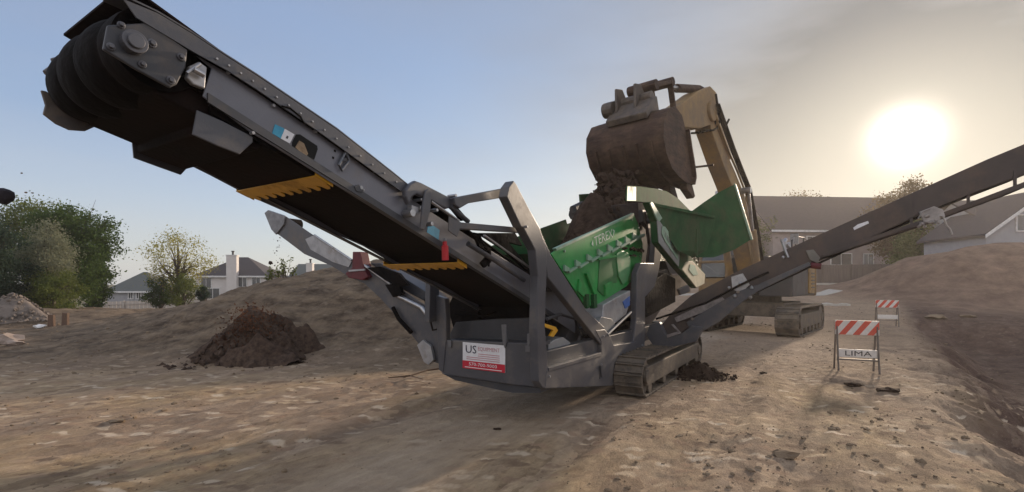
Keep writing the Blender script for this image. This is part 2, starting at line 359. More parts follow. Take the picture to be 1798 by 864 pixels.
def ground_material():
    m = bpy.data.materials.new('site_dirt'); m.use_nodes = True; t = m.node_tree; p = t.nodes['Principled BSDF']; K = t.links.new
    co = N('ShaderNodeTexCoord', t)
    rot = N('ShaderNodeMapping', t); rot.inputs['Rotation'].default_value = (0, 0, ta); K(co.outputs['Object'], rot.inputs[0])   # x across, y along the lane
    def noise(scale, det=8, rough=.6, vec=None, st_=(1,1,1)):
        mp_ = N('ShaderNodeMapping', t); mp_.inputs['Scale'].default_value = st_; K(vec or co.outputs['Object'], mp_.inputs[0])
        n = N('ShaderNodeTexNoise', t); n.inputs['Scale'].default_value = scale; n.inputs['Detail'].default_value = det; n.inputs['Roughness'].default_value = rough
        K(mp_.outputs[0], n.inputs['Vector']); return n.outputs['Fac']
    def ramp(f, stops):
        r = N('ShaderNodeValToRGB', t); ramp_set(r.color_ramp, stops); K(f, r.inputs[0]); return r.outputs[0]
    def mix(f, a, b, bt='MIX'):
        x = N('ShaderNodeMix', t, data_type='RGBA', blend_type=bt)
        if isinstance(f, float): x.inputs[0].default_value = f
        else: K(f, x.inputs[0])
        K(a, x.inputs[6]); K(b, x.inputs[7]); return x.outputs[2]
    fine = ramp(noise(7, 10, .68, rot.outputs[0], (1.6,.8,1)), [(.30, (.17,.122,.088)), (.52, (.30,.222,.155)), (.72, (.44,.34,.24))])
    mott = ramp(noise(.9, 6, .6), [(.33, (.19,.135,.10)), (.6, (.34,.25,.175)), (.75, (.40,.30,.20))])
    c = mix(.5, fine, mott)
    yel = ramp(noise(.45, 4, .6, rot.outputs[0], (1,.5,1)), [(.44, (0,0,0)), (.58, (1,1,1))])
    yc = ramp(noise(5, 8, .7, rot.outputs[0], (2,.7,1)), [(.35, (.24,.165,.095)), (.68, (.56,.42,.25))])
    sep = N('ShaderNodeSeparateXYZ', t); K(co.outputs['Object'], sep.inputs[0])
    far = N('ShaderNodeMapRange', t); far.inputs[1].default_value = 7; far.inputs[2].default_value = 11; far.inputs[3].default_value = 1; far.inputs[4].default_value = .15; K(sep.outputs[1], far.inputs[0])
    ym = N('ShaderNodeMath', t, operation='MULTIPLY'); K(yel, ym.inputs[0]); K(far.outputs[0], ym.inputs[1])
    ym2 = N('ShaderNodeMath', t, operation='MULTIPLY'); K(ym.outputs[0], ym2.inputs[0]); ym2.inputs[1].default_value = .75
    c = mix(ym2.outputs[0], c, yc)
    # compacted lane: greyer
    sr = N('ShaderNodeSeparateXYZ', t); K(rot.outputs[0], sr.inputs[0])
    ln = N('ShaderNodeMath', t, operation='ADD'); K(sr.outputs[0], ln.inputs[0]); ln.inputs[1].default_value = 3.2
    ab = N('ShaderNodeMath', t, operation='ABSOLUTE'); K(ln.outputs[0], ab.inputs[0])
    wob = N('ShaderNodeMath', t, operation='MULTIPLY_ADD'); K(noise(.8, 5, .6), wob.inputs[0]); wob.inputs[1].default_value = 1.8; K(ab.outputs[0], wob.inputs[2])
    lm = N('ShaderNodeMapRange', t); lm.inputs[1].default_value = 1.0; lm.inputs[2].default_value = 1.9; lm.inputs[3].default_value = .7; lm.inputs[4].default_value = 0; K(wob.outputs[0], lm.inputs[0])
    lc = ramp(noise(3, 9, .66, rot.outputs[0], (3,.35,1)), [(.3, (.33,.265,.20)), (.7, (.50,.41,.315))])
    c = mix(lm.outputs[0], c, lc)
    # freshly dug, darker earth in the trench and on the spoil hill
    d = N('ShaderNodeVectorMath', t, operation='DOT_PRODUCT'); K(co.outputs['Object'], d.inputs[0]); d.inputs[1].default_value = (.80, -.60, 0)
    dn = N('ShaderNodeMath', t, operation='MULTIPLY_ADD'); K(noise(.9, 5, .6), dn.inputs[0]); dn.inputs[1].default_value = 1.0; K(d.outputs['Value'], dn.inputs[2])
    dm = N('ShaderNodeMapRange', t); dm.inputs[1].default_value = 1.35; dm.inputs[2].default_value = 1.9; K(dn.outputs[0], dm.inputs[0])
    dc = ramp(noise(2.2, 9, .7), [(.3, (.06,.038,.030)), (.55, (.115,.075,.058)), (.78, (.21,.145,.11))])
    c = mix(dm.outputs[0], c, dc)
    fy = N('ShaderNodeMapRange', t); fy.inputs[1].default_value = 8.5; fy.inputs[2].default_value = 10.5; K(sep.outputs[1], fy.inputs[0])
    lx = N('ShaderNodeMapRange', t); lx.inputs[1].default_value = 4; lx.inputs[2].default_value = 1; K(sep.outputs[0], lx.inputs[0])
    hm = N('ShaderNodeMath', t, operation='MULTIPLY'); K(fy.outputs[0], hm.inputs[0]); K(lx.outputs[0], hm.inputs[1])
    hc = ramp(noise(1.6, 9, .7, None, (1,1,3)), [(.34, (.06,.043,.031)), (.5, (.15,.112,.078)), (.68, (.25,.188,.128))])
    c = mix(hm.outputs[0], c, hc)
    # far away: grass
    gf = N('ShaderNodeMapRange', t); gf.inputs[1].default_value = 40; gf.inputs[2].default_value = 46; K(sep.outputs[1], gf.inputs[0])
    gc = ramp(noise(.6, 6, .6), [(.35, (.10,.095,.05)), (.65, (.18,.16,.09))])
    c = mix(gf.outputs[0], c, gc)
    # scraped pale patches and darker damp ones, drawn out along the tracks
    sv = N('ShaderNodeMapping', t); sv.inputs['Scale'].default_value = (3.2, 1.1, 1); K(rot.outputs[0], sv.inputs[0])
    wn = N('ShaderNodeTexNoise', t); wn.inputs['Scale'].default_value = 2.5; wn.inputs['Detail'].default_value = 7; K(sv.outputs[0], wn.inputs['Vector'])
    wv = N('ShaderNodeMix', t, data_type='RGBA', blend_type='ADD'); wv.inputs[0].default_value = 1.3; K(sv.outputs[0], wv.inputs[6]); K(wn.outputs['Color'], wv.inputs[7])
    v2 = N('ShaderNodeTexVoronoi', t); v2.inputs['Scale'].default_value = 1.5; K(wv.outputs[2], v2.inputs['Vector'])
    cell = N('ShaderNodeSeparateColor', t); K(v2.outputs['Color'], cell.inputs[0])
    pale = ramp(cell.outputs[0], [(.55, (0,0,0)), (.95, (1,1,1))]); dark = ramp(cell.outputs[1], [(.60, (0,0,0)), (.98, (1,1,1))])
    nf = N('ShaderNodeMapRange', t); nf.inputs[1].default_value = 1.3; nf.inputs[2].default_value = .2; nf.inputs[3].default_value = .1; nf.inputs[4].default_value = .42; K(lm.outputs[0], nf.inputs[0]); nf.inputs[1].default_value = .7; nf.inputs[2].default_value = 0
    nfar = N('ShaderNodeMath', t, operation='MULTIPLY'); K(nf.outputs[0], nfar.inputs[0]); K(far.outputs[0], nfar.inputs[1])
    f1 = N('ShaderNodeMath', t, operation='MULTIPLY'); K(pale, f1.inputs[0]); K(nfar.outputs[0], f1.inputs[1])
    f2 = N('ShaderNodeMath', t, operation='MULTIPLY'); K(dark, f2.inputs[0]); K(nfar.outputs[0], f2.inputs[1])
    f1b = N('ShaderNodeMath', t, operation='MULTIPLY'); K(f1.outputs[0], f1b.inputs[0]); K(ramp(noise(11, 6, .7), [(.35, (.2,.2,.2)), (.6, (1,1,1))]), f1b.inputs[1])
    rgbp = N('ShaderNodeRGB', t); rgbp.outputs[0].default_value = (.62,.47,.33,1); rgbd = N('ShaderNodeRGB', t); rgbd.outputs[0].default_value = (.15,.105,.075,1)
    c = mix(f1b.outputs[0], c, rgbp.outputs[0]); c = mix(f2.outputs[0], c, rgbd.outputs[0])
    fl = N('ShaderNodeTexVoronoi', t); fl.inputs['Scale'].default_value = 6.5; fl.inputs['Randomness'].default_value = 1; fs = N('ShaderNodeMapping', t); fs.inputs['Scale'].default_value = (.55, 1.25, 1); fs.inputs['Rotation'].default_value = (0,0,.15); wob2 = N('ShaderNodeMix', t, data_type='RGBA', blend_type='ADD'); wob2.inputs[0].default_value = .22; K(co.outputs['Object'], wob2.inputs[6]); K(wn.outputs['Color'], wob2.inputs[7]); K(wob2.outputs[2], fs.inputs[0]); K(fs.outputs[0], fl.inputs['Vector'])
    fcell = N('ShaderNodeSeparateColor', t); K(fl.outputs['Color'], fcell.inputs[0])
    fm = N('ShaderNodeMath', t, operation='MULTIPLY'); K(ramp(fl.outputs['Distance'], [(.28, (1,1,1)), (.50, (0,0,0))]), fm.inputs[0]); K(ramp(fcell.outputs[2], [(.50, (0,0,0)), (.56, (1,1,1))]), fm.inputs[1])
    fm2 = N('ShaderNodeMath', t, operation='MULTIPLY'); K(fm.outputs[0], fm2.inputs[0]); K(nfar.outputs[0], fm2.inputs[1])
    fm3 = N('ShaderNodeMath', t, operation='MULTIPLY'); K(fm2.outputs[0], fm3.inputs[0]); fm3.inputs[1].default_value = 1.7
    fcol = ramp(fcell.outputs[0], [(.15, (.17,.115,.08)), (.4, (.34,.23,.155)), (.65, (.55,.42,.28)), (.9, (.66,.55,.42))])
    c = mix(fm3.outputs[0], c, fcol)
    # reddish fresh mound at the right rear
    mx_ = N('ShaderNodeMapRange', t); mx_.inputs[1].default_value = 19; mx_.inputs[2].default_value = 21; K(sep.outputs[0], mx_.inputs[0])
    my_ = N('ShaderNodeMapRange', t); my_.inputs[1].default_value = 20; my_.inputs[2].default_value = 22.5; K(sep.outputs[1], my_.inputs[0])
    mm_ = N('ShaderNodeMath', t, operation='MULTIPLY'); K(mx_.outputs[0], mm_.inputs[0]); K(my_.outputs[0], mm_.inputs[1])
    c = mix(mm_.outputs[0], c, ramp(noise(1.2, 9, .7), [(.32, (.12,.078,.056)), (.7, (.27,.185,.135))]))
    # pebbles
    vo = N('ShaderNodeTexVoronoi', t); vo.inputs['Scale'].default_value = 26; K(co.outputs['Object'], vo.inputs['Vector'])
    pb = ramp(vo.outputs['Distance'], [(.12, (1,1,1)), (.24, (0,0,0))])
    gate = ramp(noise(2.2, 4), [(.52, (0,0,0)), (.62, (1,1,1))])
    pm = N('ShaderNodeMath', t, operation='MULTIPLY'); K(pb, pm.inputs[0]); K(gate, pm.inputs[1])
    pm2 = N('ShaderNodeMath', t, operation='MULTIPLY'); K(pm.outputs[0], pm2.inputs[0]); pm2.inputs[1].default_value = .45
    pc = ramp(vo.outputs['Color'], [(.2, (.16,.13,.10)), (.8, (.46,.40,.32))])
    c = mix(pm2.outputs[0], c, pc)
    K(c, p.inputs['Base Color']); p.inputs['Roughness'].default_value = .95; p.inputs['Specular IOR Level'].default_value = .12
    b1 = N('ShaderNodeBump', t); b1.inputs['Strength'].default_value = .9; b1.inputs['Distance'].default_value = .085; K(noise(4.5, 12, .7, rot.outputs[0], (1.6,.8,1)), b1.inputs['Height'])
    b2 = N('ShaderNodeBump', t); b2.inputs['Strength'].default_value = .7; b2.inputs['Distance'].default_value = .012; K(noise(38, 8, .7), b2.inputs['Height']); K(b1.outputs[0], b2.inputs['Normal'])
    K(b2.outputs[0], p.inputs['Normal'])
    return m
ground.data.materials.append(ground_material())
# ================================================================== SCREENER
scr = thing('mobile_screener', 'grey and green tracked screening machine with long raised conveyors', 'screening machine', MW(6.5, -3.2, 0))
def polyT(name, px, t, th, m, parent=scr, bevel=.006, label=None, mb=None):
    """outline on the machine's side plane t, given its thickness th across the machine (towards -B)"""
    own = mb is None; mb = mb or MB(); mb.prism([PT(u, v, t) for u, v in px], -B*th)
    return part(name, mb, m, parent, bevel=bevel, label=label) if own else mb
def polyS(name, px, s, th, m, parent=scr, bevel=.006, label=None, mb=None):
    own = mb is None; mb = mb or MB(); mb.prism([PS(u, v, s) for u, v in px], A*th)
    return part(name, mb, m, parent, bevel=bevel, label=label) if own else mb
def mirror_prof(px, t):       # (s, z) outline of a polygon seen on plane t
    return [(p.dot(A), p.z) for p in (PT(u, v, t) for u, v in px)]
def profT(mb, prof, t, th):
    return mb.prism([MW(s, t, z) for s, z in prof], -B*th)

# ---- main conveyor
TR, TL = -2.75, -3.73
plate_px = [(346,98),(397,126),(450,161),(560,235),(650,300),(735,358),(800,400),(870,445),(945,492),(1010,535),(1010,585),(945,542),(850,479),(774,424),(695,381),(585,322),(510,274),(439,231),(356,169),(372,120)]
mb = MB(); polyT('', plate_px, TR, .012, grey, mb=mb)
pl = mirror_prof(plate_px, TR); profT(mb, pl, TL+.006, .012)
mc = part('main_conveyor', mb, cgreyp, scr, bevel=.004)
# bottom line of the conveyor: z as function of s
b0 = PT(356,169,TR); b1 = PT(850,479,TR)
bs0, bz0, bs1, bz1 = b0.dot(A), b0.z, b1.dot(A), b1.z
def bz(s): return bz0+(bz1-bz0)*(s-bs0)/(bs1-bs0)
def strip(mb, s0, s1, dz, th, t0, t1, zf=bz):
    P = [MW(s0, t0, zf(s0)+dz), MW(s1, t0, zf(s1)+dz), MW(s1, t1, zf(s1)+dz), MW(s0, t1, zf(s0)+dz)]
    return mb.prism(P, Z*th)
mb = MB(); 
for t0, t1 in ((TR-.055, TR+.0), (TL, TL+.055)): strip(mb, bs0+.05, 5.3, -.012, .010, t0, t1)   # lower flanges
strip(mb, bs0+.02, 5.3, -.02, .05, TR+.002, TR+.014)
part('flange', mb, grey2, mc)
# belt: return run, carrying run, with a heap-worn dark look
mb = MB(); n = 40; s0, s1 = .95, 5.5
for k in range(n):
    a, b = s0+(s1-s0)*k/n, s0+(s1-s0)*(k+1)/n
    sag = lambda q: -.018*math.sin((q-s0)*7.1)*.5
    for j in range(6):
        tA, tB = TL+.04+(TR-TL-.07)*j/6, TL+.04+(TR-TL-.07)*(j+1)/6
        mb.prism([MW(a,tA,bz(a)+.035+sag(a)), MW(b,tA,bz(b)+.035+sag(b)), MW(b,tB,bz(b)+.035+sag(b)), MW(a,tB,bz(a)+.035+sag(a))], Z*.012)
mb.prism([MW(s0,TL+.05,bz(s0)+.33), MW(s1,TL+.05,bz(s1)+.33), MW(s1,TR-.05,bz(s1)+.33), MW(s0,TR-.05,bz(s0)+.33)], Z*.012)
part('belt', mb, belt, mc)
# hood
hs = mirror_prof([(216,0),(275,24),(334,59),(393,98),(450,134),(590,228),(690,306),(727,336)], TR+.03)
hb = mirror_prof([(238,32),(285,60),(340,93),(397,124),(450,158),(560,233),(650,298),(722,350)], TR+.03)
mb = MB(); profT(mb, hs+hb[::-1], TR+.04, .008)
for i in range(len(hs)-1):
    (a, za), (b, zb_) = hs[i], hs[i+1]
    if i == 0: a0, z0 = a-.035, za+.012
    else: a0, z0 = a, za
    mb.prism([MW(a0,TR-.10,z0+.006), MW(b,TR-.10,zb_+.006), MW(b,TR+.038,zb_+.006), MW(a0,TR+.038,z0+.006)], Z*.008)
part('hood', mb, grey, mc)
# head bearing plate and bolts
bp = part('bearing_plate', polyT('', [(189,44),(262,40),(330,88),(326,118),(311,148),(299,154),(240,122),(181,86)], TR+.035, .02, grey2, mb=MB()), grey2, mc, bevel=.006)
mb = MB(); c = PT(233,76,TR+.04); 
mb.tube([c-B*.03, c+B*.035], .052, 24); mb.tube([c+B*.03, c+B*.05], .034, 20)
for u, v, r in ((195,82,.012),(267,76,.014),(250,113,.012),(318,100,.013),(300,141,.014),(213,44,.011)):
    q_ = PT(u,v,TR+.04); mb.tube([q_-B*.01, q_+B*.018], r, 6); mb.tube([q_-B*.004, q_+B*.004], r*1.5, 12)
part('bearing', mb, mat('bearing_iron', (.11,.11,.12), (.06,.06,.07), 8, .45, .4), mc, bevel=.003, sizes=[2]*7)
part('tension_bracket', polyT('', [(333,116),(350,108),(364,118),(360,156),(340,148),(328,136)], TR+.02, .035, lsteel, mb=MB()), lsteel, mc, bevel=.006)
mb = MB(); q0, q1 = PT(340,122,TR+.05), PT(358,132,TR+.05); mb.tube([q0, q1], .015, 12); mb.tube([PT(328,128,TR+.045), PT(352,112,TR+.045)], .008, 8)
part('tension_screw', mb, steel, mc)
# head drum with wrapped belt and lagging ribs
dc_s, dc_z = 1.075, bz(1.075)+.105
mb = MB(); pts = []; rad = []
for k in range(81):
    f = k/80; t = TL-.02+(TR-TL-.01)*f; pts.append(MW(dc_s, t, dc_z))
    rad.append(.168+.030*math.sin(f*math.pi)+.028*abs(math.sin(f*math.pi*3.5+.4))**.5)
mb.tube(pts, rad, 44)
part('head_drum', mb, rubber, mc, smooth=True)
# scraper box hanging below the head, behind the skirts
sp_ = mirror_prof([(128,190),(150,226),(235,261),(235,274),(318,303),(330,292),(425,343)], TL-.02)
sp_ = [(a_, z_+.012) for a_, z_ in sp_]+[(sp_[-1][0], bz(sp_[-1][0])+.12), (sp_[0][0]+.03, bz(sp_[0][0])+.16)]
mb = MB(); profT(mb, sp_, TR-.05, TR-TL-.08); part('scraper_box', mb, belt, mc, bevel=.01)
# far-end bearing plate and scraper arm
P_ = [(72,158),(82,160),(104,178),(128,186),(150,206),(168,222),(150,230),(122,228),(98,217),(76,200),(80,184)]
mb = MB(); polyT('', P_, TL-.05, .02, rust, mb=mb)
mb.tube([PT(92,108,TL), PT(106,104,TL)], .018, 8); mb.tube([PT(84,132,TL-.02), PT(100,120,TL-.02)], .03, 8)
part('far_bearing_plate', mb, mat('dusty_grey_steel', (.12,.11,.11), (.07,.065,.065), 5, .6, .2, dirt=DUST, dirt_amt=.4), mc, bevel=.005)
# underslung skirts
mb = MB(); polyT('', [(346,193),(390,212),(444,240),(444,250),(421,271),(382,256),(338,236)], TR-.01, .012, grey, mb=mb)
polyT('', [(232,246),(330,288),(330,294),(318,307),(276,292),(235,277)], TL-.02, .014, grey, mb=mb)
part('skirt_plate', mb, grey, mc, bevel=.004)
mb = MB(); strip(mb, bs0+.05, bs0+.42, -.05, .045, TR-.07, TR-.02); part('skirt_spacer', mb, rubber, mc)
# black plate painted as the dark of a cutout, decals, hook, bolts on the side plate
mb = MB(); polyT('', [(520,236),(527,236),(557,256),(558,262),(552,280),(547,281),(513,257),(513,250)], TR+.003, .004, rubber, mb=mb); part('painted_opening', mb, mat('opening_shade', (.008,.008,.008), None, 5, .9), mc)
mb = MB(); polyT('', [(519,259),(526,247),(534,252),(541,270),(537,276)], TR+.012, .008, clod, mb=mb); part('opening_debris', mb, clod, mc)
mb = MB(); polyT('', [(483,218),(500,226),(494,244),(478,234)], TR+.004, .003, blue, mb=mb); part('blue_sticker', mb, blue, mc)
mb = MB(); polyT('', [(500,226),(517,236),(509,252),(493,243)], TR+.004, .003, white, mb=mb); part('white_sticker', mb, white, mc)
mb = MB(); polyT('', [(504,238),(507,240),(505,244),(502,242)], TR+.006, .002, red, mb=mb); part('warning_mark', mb, grey2, mc)
mb = MB()
for u, v in ((588,265),(585,277)): q_ = PT(u,v,TR+.001); mb.box(q_, (.014,.004,.014), A, B)
part('bolt_hole', mb, rubber, mc)
mb = MB(); mb.tube([PT(607,266,TR+.02), PT(613,283,TR+.02), PT(600,299,TR+.02), PT(595,290,TR+.02), PT(607,266,TR+.02)], .010, 8); mb.tube([PT(604,280,TR), PT(604,280,TR+.03)], .014, 8)
part('hook', mb, mat('hook_iron', (.14,.15,.17), None, 6, .4, .6), mc)
mb = MB()
for u, v, r in ((400,128,.010),(478,186,.010),(552,231,.012),(658,301,.012),(693,324,.012),(713,346,.016),(714,374,.022),(632,330,.014),(636,334,.008),(442,234,.010)):
    q_ = PT(u,v,TR+.002); mb.tube([q_-B*.01, q_+B*.02], r, 6)
for i in range(16):
    u = 380+i*21; v = np.interp(u, [340,397,450,560,650,722], [83,114,148,223,288,340])-1; q_ = PT(u,v,TR+.04); mb.tube([q_-B*.004, q_+B*.010], .006, 6)
part('bolt', mb, lsteel, mc)
mb = MB(); polyT('', [(622,327),(630,324),(640,332),(636,338),(626,336)], TR+.02, .02, grey2, mb=mb); part('small_lug', mb, grey2, mc, bevel=.004)
mb = MB(); mb.tube([PT(495,186,TR+.045), PT(510,190,TR+.045), PT(528,205,TR+.045), PT(535,218,TR+.045)], .005, 6); part('cable', mb, rubber, mc)
# toothed yellow guards under the belt
def comb(uR, vR, off, nt_):
    s = PT(uR, vR, TR).dot(A); mb = MB(); w = .075
    strip(mb, s-w, s+w*.25, -.05, .008, TL-.01, TR-.02)
    n_ = nt_; W_ = (TR-TL-.04)/n_
    for k in range(n_):
        t0 = TL+k*W_; P = [MW(s+w*.25, t0+.004, bz(s+w*.25)-.05), MW(s+w*.25, t0+W_*.97, bz(s+w*.25)-.05),
             MW(s+w*.75, t0+W_*.92, bz(s+w*.75)-.05), MW(s+w*.98, t0+W_*.72, bz(s+w)-.05), MW(s+w*.98, t0+W_*.42, bz(s+w)-.05), MW(s+w*.55, t0+W_*.25, bz(s+w*.5)-.05)]
        mb.prism(P, Z*.008)
    for t0 in (TL-.005, TR-.028): strip(mb, s-w, s+w*.8, -.05, .05, t0, t0+.008)
    return part('toothed_guard', mb, yellow, mc, bevel=.002)
comb(575, 317, 0, 9); comb(816, 463, 0, 9)
# oil-can shaped red lever, blue sticker
mb = MB(); P0, P1 = PT(782,457,TR+.05), PT(781,424,TR+.05); mb.tube([P0, P0+(P1-P0)*.75, P0+(P1-P0)*.8, P1], [.030,.030,.02,.018], 14); part('red_lever', mb, red, mc, smooth=True)
mb = MB(); mb.blob(PT(781,421,TR+.05), .016, .1, 1); part('lever_cap', mb, lsteel, mc)
mb = MB(); polyT('', [(752,390),(772,404),(770,421),(750,408)], TR+.004, .003, blue, mb=mb); part('blue_patch', mb, blue, mc)

# ---- folding hinge, cylinders and arms beside the conveyor
mb = MB(); polyT('', [(713,345),(713,334),(720,323),(730,317),(741,321),(797,350),(800,362),(784,367),(757,352),(732,341),(724,346),(719,360)], TR+.09, .05, grey, mb=mb)
part('hinge_bracket', mb, grey, scr, bevel=.012)
mb = MB(); polyT('', [(747,335),(753,331),(758,336),(756,372),(746,404),(739,402),(742,365)], TR+.12, .02, grey, mb=mb); part('hinge_link', mb, grey, scr, bevel=.006)
mb = MB()
for u, v, r in ((714,375,.030),(730,367,.022),(757,370,.014),(748,394,.018),(790,345,.016),(730,352,.012)):
    q_ = PT(u,v,TR+.03); mb.tube([q_-B*.02, q_+B*.07], r, 16)
part('hinge_pin', mb, steel, scr, bevel=.003)
mb = MB(); polyT('', [(723,360),(735,364),(735,376),(724,375)], TR+.08, .05, lsteel, mb=mb); part('latch_block', mb, lsteel, scr, bevel=.004)
cyl = MB(); cyl.tube([PT(822,428,TR+.1), PT(870,458,TR+.1), PT(920,492,TR+.1)], .024, 14); cyl.tube([PT(790,362,TR+.09), PT(822,389,TR+.09)], .022, 14)
cy = part('hydraulic_cylinder', cyl, grey2, scr, smooth=True)
mb = MB(); mb.tube([PT(757,354,TR+.1), PT(806,388,TR+.1)], .011, 10); mb.tube([PT(850,413,TR+.14), PT(936,474,TR+.14)], .011, 10); part('piston_rod', mb, steel, cy, smooth=True)
mb = MB(); polyT('', [(797,347),(893,329),(896,345),(823,357),(808,366),(800,360)], TR+.14, .06, grey, mb=mb); part('upper_arm', mb, grey, scr, bevel=.008)
mb = MB(); polyT('', [(808,390),(920,400),(917,409),(806,402)], TR+.15, .06, grey, mb=mb)
part('lower_arm', mb, grey, scr, bevel=.008)
mb = MB(); polyT('', [(789,380),(811,391),(803,416),(788,405)], TR+.16, .012, grey, mb=mb); part('arm_lug', mb, grey, scr, bevel=.003)
mb = MB()
for P in ([(800,360),(822,385),(812,388),(794,366)], [(832,408),(842,410),(853,432),(852,438),(842,432)], [(850,430),(862,436),(863,460),(852,470),(846,462),(856,450)]): polyT('', P, TR+.08, .03, grey2, mb=mb)
mb.tube([PT(838,410,TR+.1), PT(850,432,TR+.1), PT(860,445,TR+.08), PT(858,468,TR+.06)], .009, 6)
part('hydraulic_hose', mb, rubber, scr)
mb = MB(); polyT('', [(842,409),(880,409),(930,470),(944,487),(930,478),(890,440)], TR-.1, .05, belt, mb=mb); polyT('', [(880,409),(905,409),(918,432),(890,425)], TR-.2, .04, grey2, mb=mb)
part('inner_side_guard', mb, rubber, scr, bevel=.004)

# ---- main frame (right side) : posts, brace, skirt, joined as one welded side frame
FT = -2.47
mb = MB()
polyT('', [(902,317),(907,323),(930,368),(949,402),(960,440),(960,485),(957,573),(963,650),(962,683),(953,681),(946,670),(943,578),(945,485),(940,439),(919,400),(915,398),(890,345),(894,328)], FT, .10, grey, mb=mb)
polyT('', [(951,410),(968,448),(1030,545),(1062,575),(1056,606),(1036,580),(962,487)], FT-.004, .09, grey, mb=mb)
polyT('', [(960,650),(1057,622),(1056,600),(1046,580),(1062,578),(1070,588),(1078,606),(1119,600),(1119,618),(1096,630),(1086,654),(1088,677),(957,682.5)], FT+.004, .09, grey, mb=mb)
polyT('', [(1118,480),(1125,462),(1148,462),(1152,400),(1160,398),(1163,425),(1158,470),(1150,503),(1133,522),(1132,610),(1111,612),(1117,560)], FT-.006, .09, grey, mb=mb)
sf = part('side_frame', mb, grey, scr, bevel=.01)
mb = MB(); polyT('', [(964,646),(1056,619),(1057,625),(964,652)], FT+.012, .10, lsteel, mb=mb); part('frame_lip', mb, grey, sf, bevel=.003)
mb = MB(); mb.tube([PT(1054,642,FT+.02), PT(1056,662,FT+.02)], .014, 8); mb.tube([PT(1051,646,FT), PT(1054,642,FT+.02)], .012, 8); mb.tube([PT(1056,662,FT+.02), PT(1052,664,FT)], .012, 8); part('towing_eye', mb, grey2, sf)
mb = MB()
for u, v in ((965,661),(1056,640),(925,398),(1128,606),(1060,590)): q_ = PT(u,v,FT+.006); mb.tube([q_-B*.01, q_+B*.01], .013, 6)
part('frame_bolt', mb, lsteel, sf)
# far side frame: same posts mirrored to the left side of the chassis
FL = -3.95
mb = MB(); pr = mirror_prof([(907,323),(949,402),(960,440),(959,485),(956,573),(943,578),(945,485),(940,439),(919,400),(890,345),(895,328)], FT); profT(mb, pr, FL, .08)
part('far_side_frame', mb, grey, scr, bevel=.008)
# ---- end panel with sign
SE = PT(954,682,FT).dot(A)
mb = MB(); polyS('', [(775,597),(944,603),(949,681),(900,676),(790,659),(776,655)], SE, .05, grey, mb=mb)
polyS('', [(763,518),(781,524),(783,560),(783,598),(778,655),(770,650),(768,600)], SE-.012, .09, grey, mb=mb)
ep = part('end_panel', mb, grey, scr, bevel=.012)
mb = MB(); polyS('', [(775,655),(790,659),(900,676),(949,681),(949,690),(900,690),(800,668)], SE+.06, .5, grey2, mb=mb); part('belly_plate', mb, grey2, scr)
mb = MB(); polyS('', [(800,566),(870,560),(940,558),(945,603),(785,597)], SE+.25, .04, grey2, mb=mb); polyS('', [(785,597),(944,602),(944,609),(785,604)], SE+.012, .28, grey2, mb=mb)
ip = part('inner_end_panel', mb, grey2, scr, bevel=.006)
mb = MB()
for P in ([(880,570),(888,570),(889,600),(886,612),(882,600)], [(925,586),(932,586),(930,604),(926,612)], [(922,607),(932,607),(932,618),(922,618)], [(786,597),(792,598),(792,610),(787,610)]): polyS('', P, SE-.02, .02, grey, mb=mb)
part('latch', mb, mat('latch_grey', (.16,.16,.17), None, 8, .5, .3), ip, bevel=.004)
# interior of the front bay
mb = MB(); polyS('', [(786,540),(800,510),(870,500),(940,520),(940,570),(880,566),(800,590)], SE+.55, .3, rubber, mb=mb)
polyS('', [(806,545),(838,548),(842,560),(812,560)], SE+.3, .06, grey2, mb=mb)
mb.tube([PS(798,552,SE+.3), PS(850,556,SE+.3), PS(872,548,SE+.4)], .015, 8)
part('tail_bay', mb, rubber, scr)
# sign: US equipment dealer board
TLc, TRc, BRc, BLc = [PS(u, v, SE-.004) for u, v in ((813,600.5),(887.5,603.5),(888.5,653),(815,646))]
xd = B; w_ = (TRc-TLc).dot(B); h_ = TLc.z-BLc.z; o_ = Vector((TLc.x, TLc.y, BLc.z))
mb = MB(); mb.prism([o_, o_+xd*w_, o_+xd*w_+Z*h_, o_+Z*h_], -A*.006); sg = part('sign_board', mb, white, scr, bevel=.001)
def on(x, z, k=.0075): return o_+xd*w_*x+Z*h_*z-A*k
mb = MB(); mb.prism([on(0,0), on(1,0), on(1,.30), on(0,.30)], -A*.001); part('red_band', mb, signred, sg)
mb = MB(); text_mb(mb, 'US', on(.08,.60,.009), xd, Z, h_*.30, w_*.26, .0005, -A); part('lettering', mb, navy, sg)
mb = MB(); text_mb(mb, 'EQUIPMENT', on(.38,.70,.009), xd, Z, h_*.17, w_*.50, .0005, -A)
for k in range(4): mb.prism([on(.10 if k > 1 else .38,.61-.075*k,.009), on(.88,.61-.075*k,.009), on(.88,.585-.075*k,.009), on(.10 if k > 1 else .38,.585-.075*k,.009)], -A*.0006)
part('small_print', mb, pinkish, sg)
mb = MB(); text_mb(mb, '570-700-9000', on(.16,.13,.010), xd, Z, h_*.12, w_*.66, .0005, -A)
mb.prism([on(.06,.045,.010), on(.93,.045,.010), on(.93,.07,.010), on(.06,.07,.010)], -A*.0006)
part('phone_number', mb, white, sg)

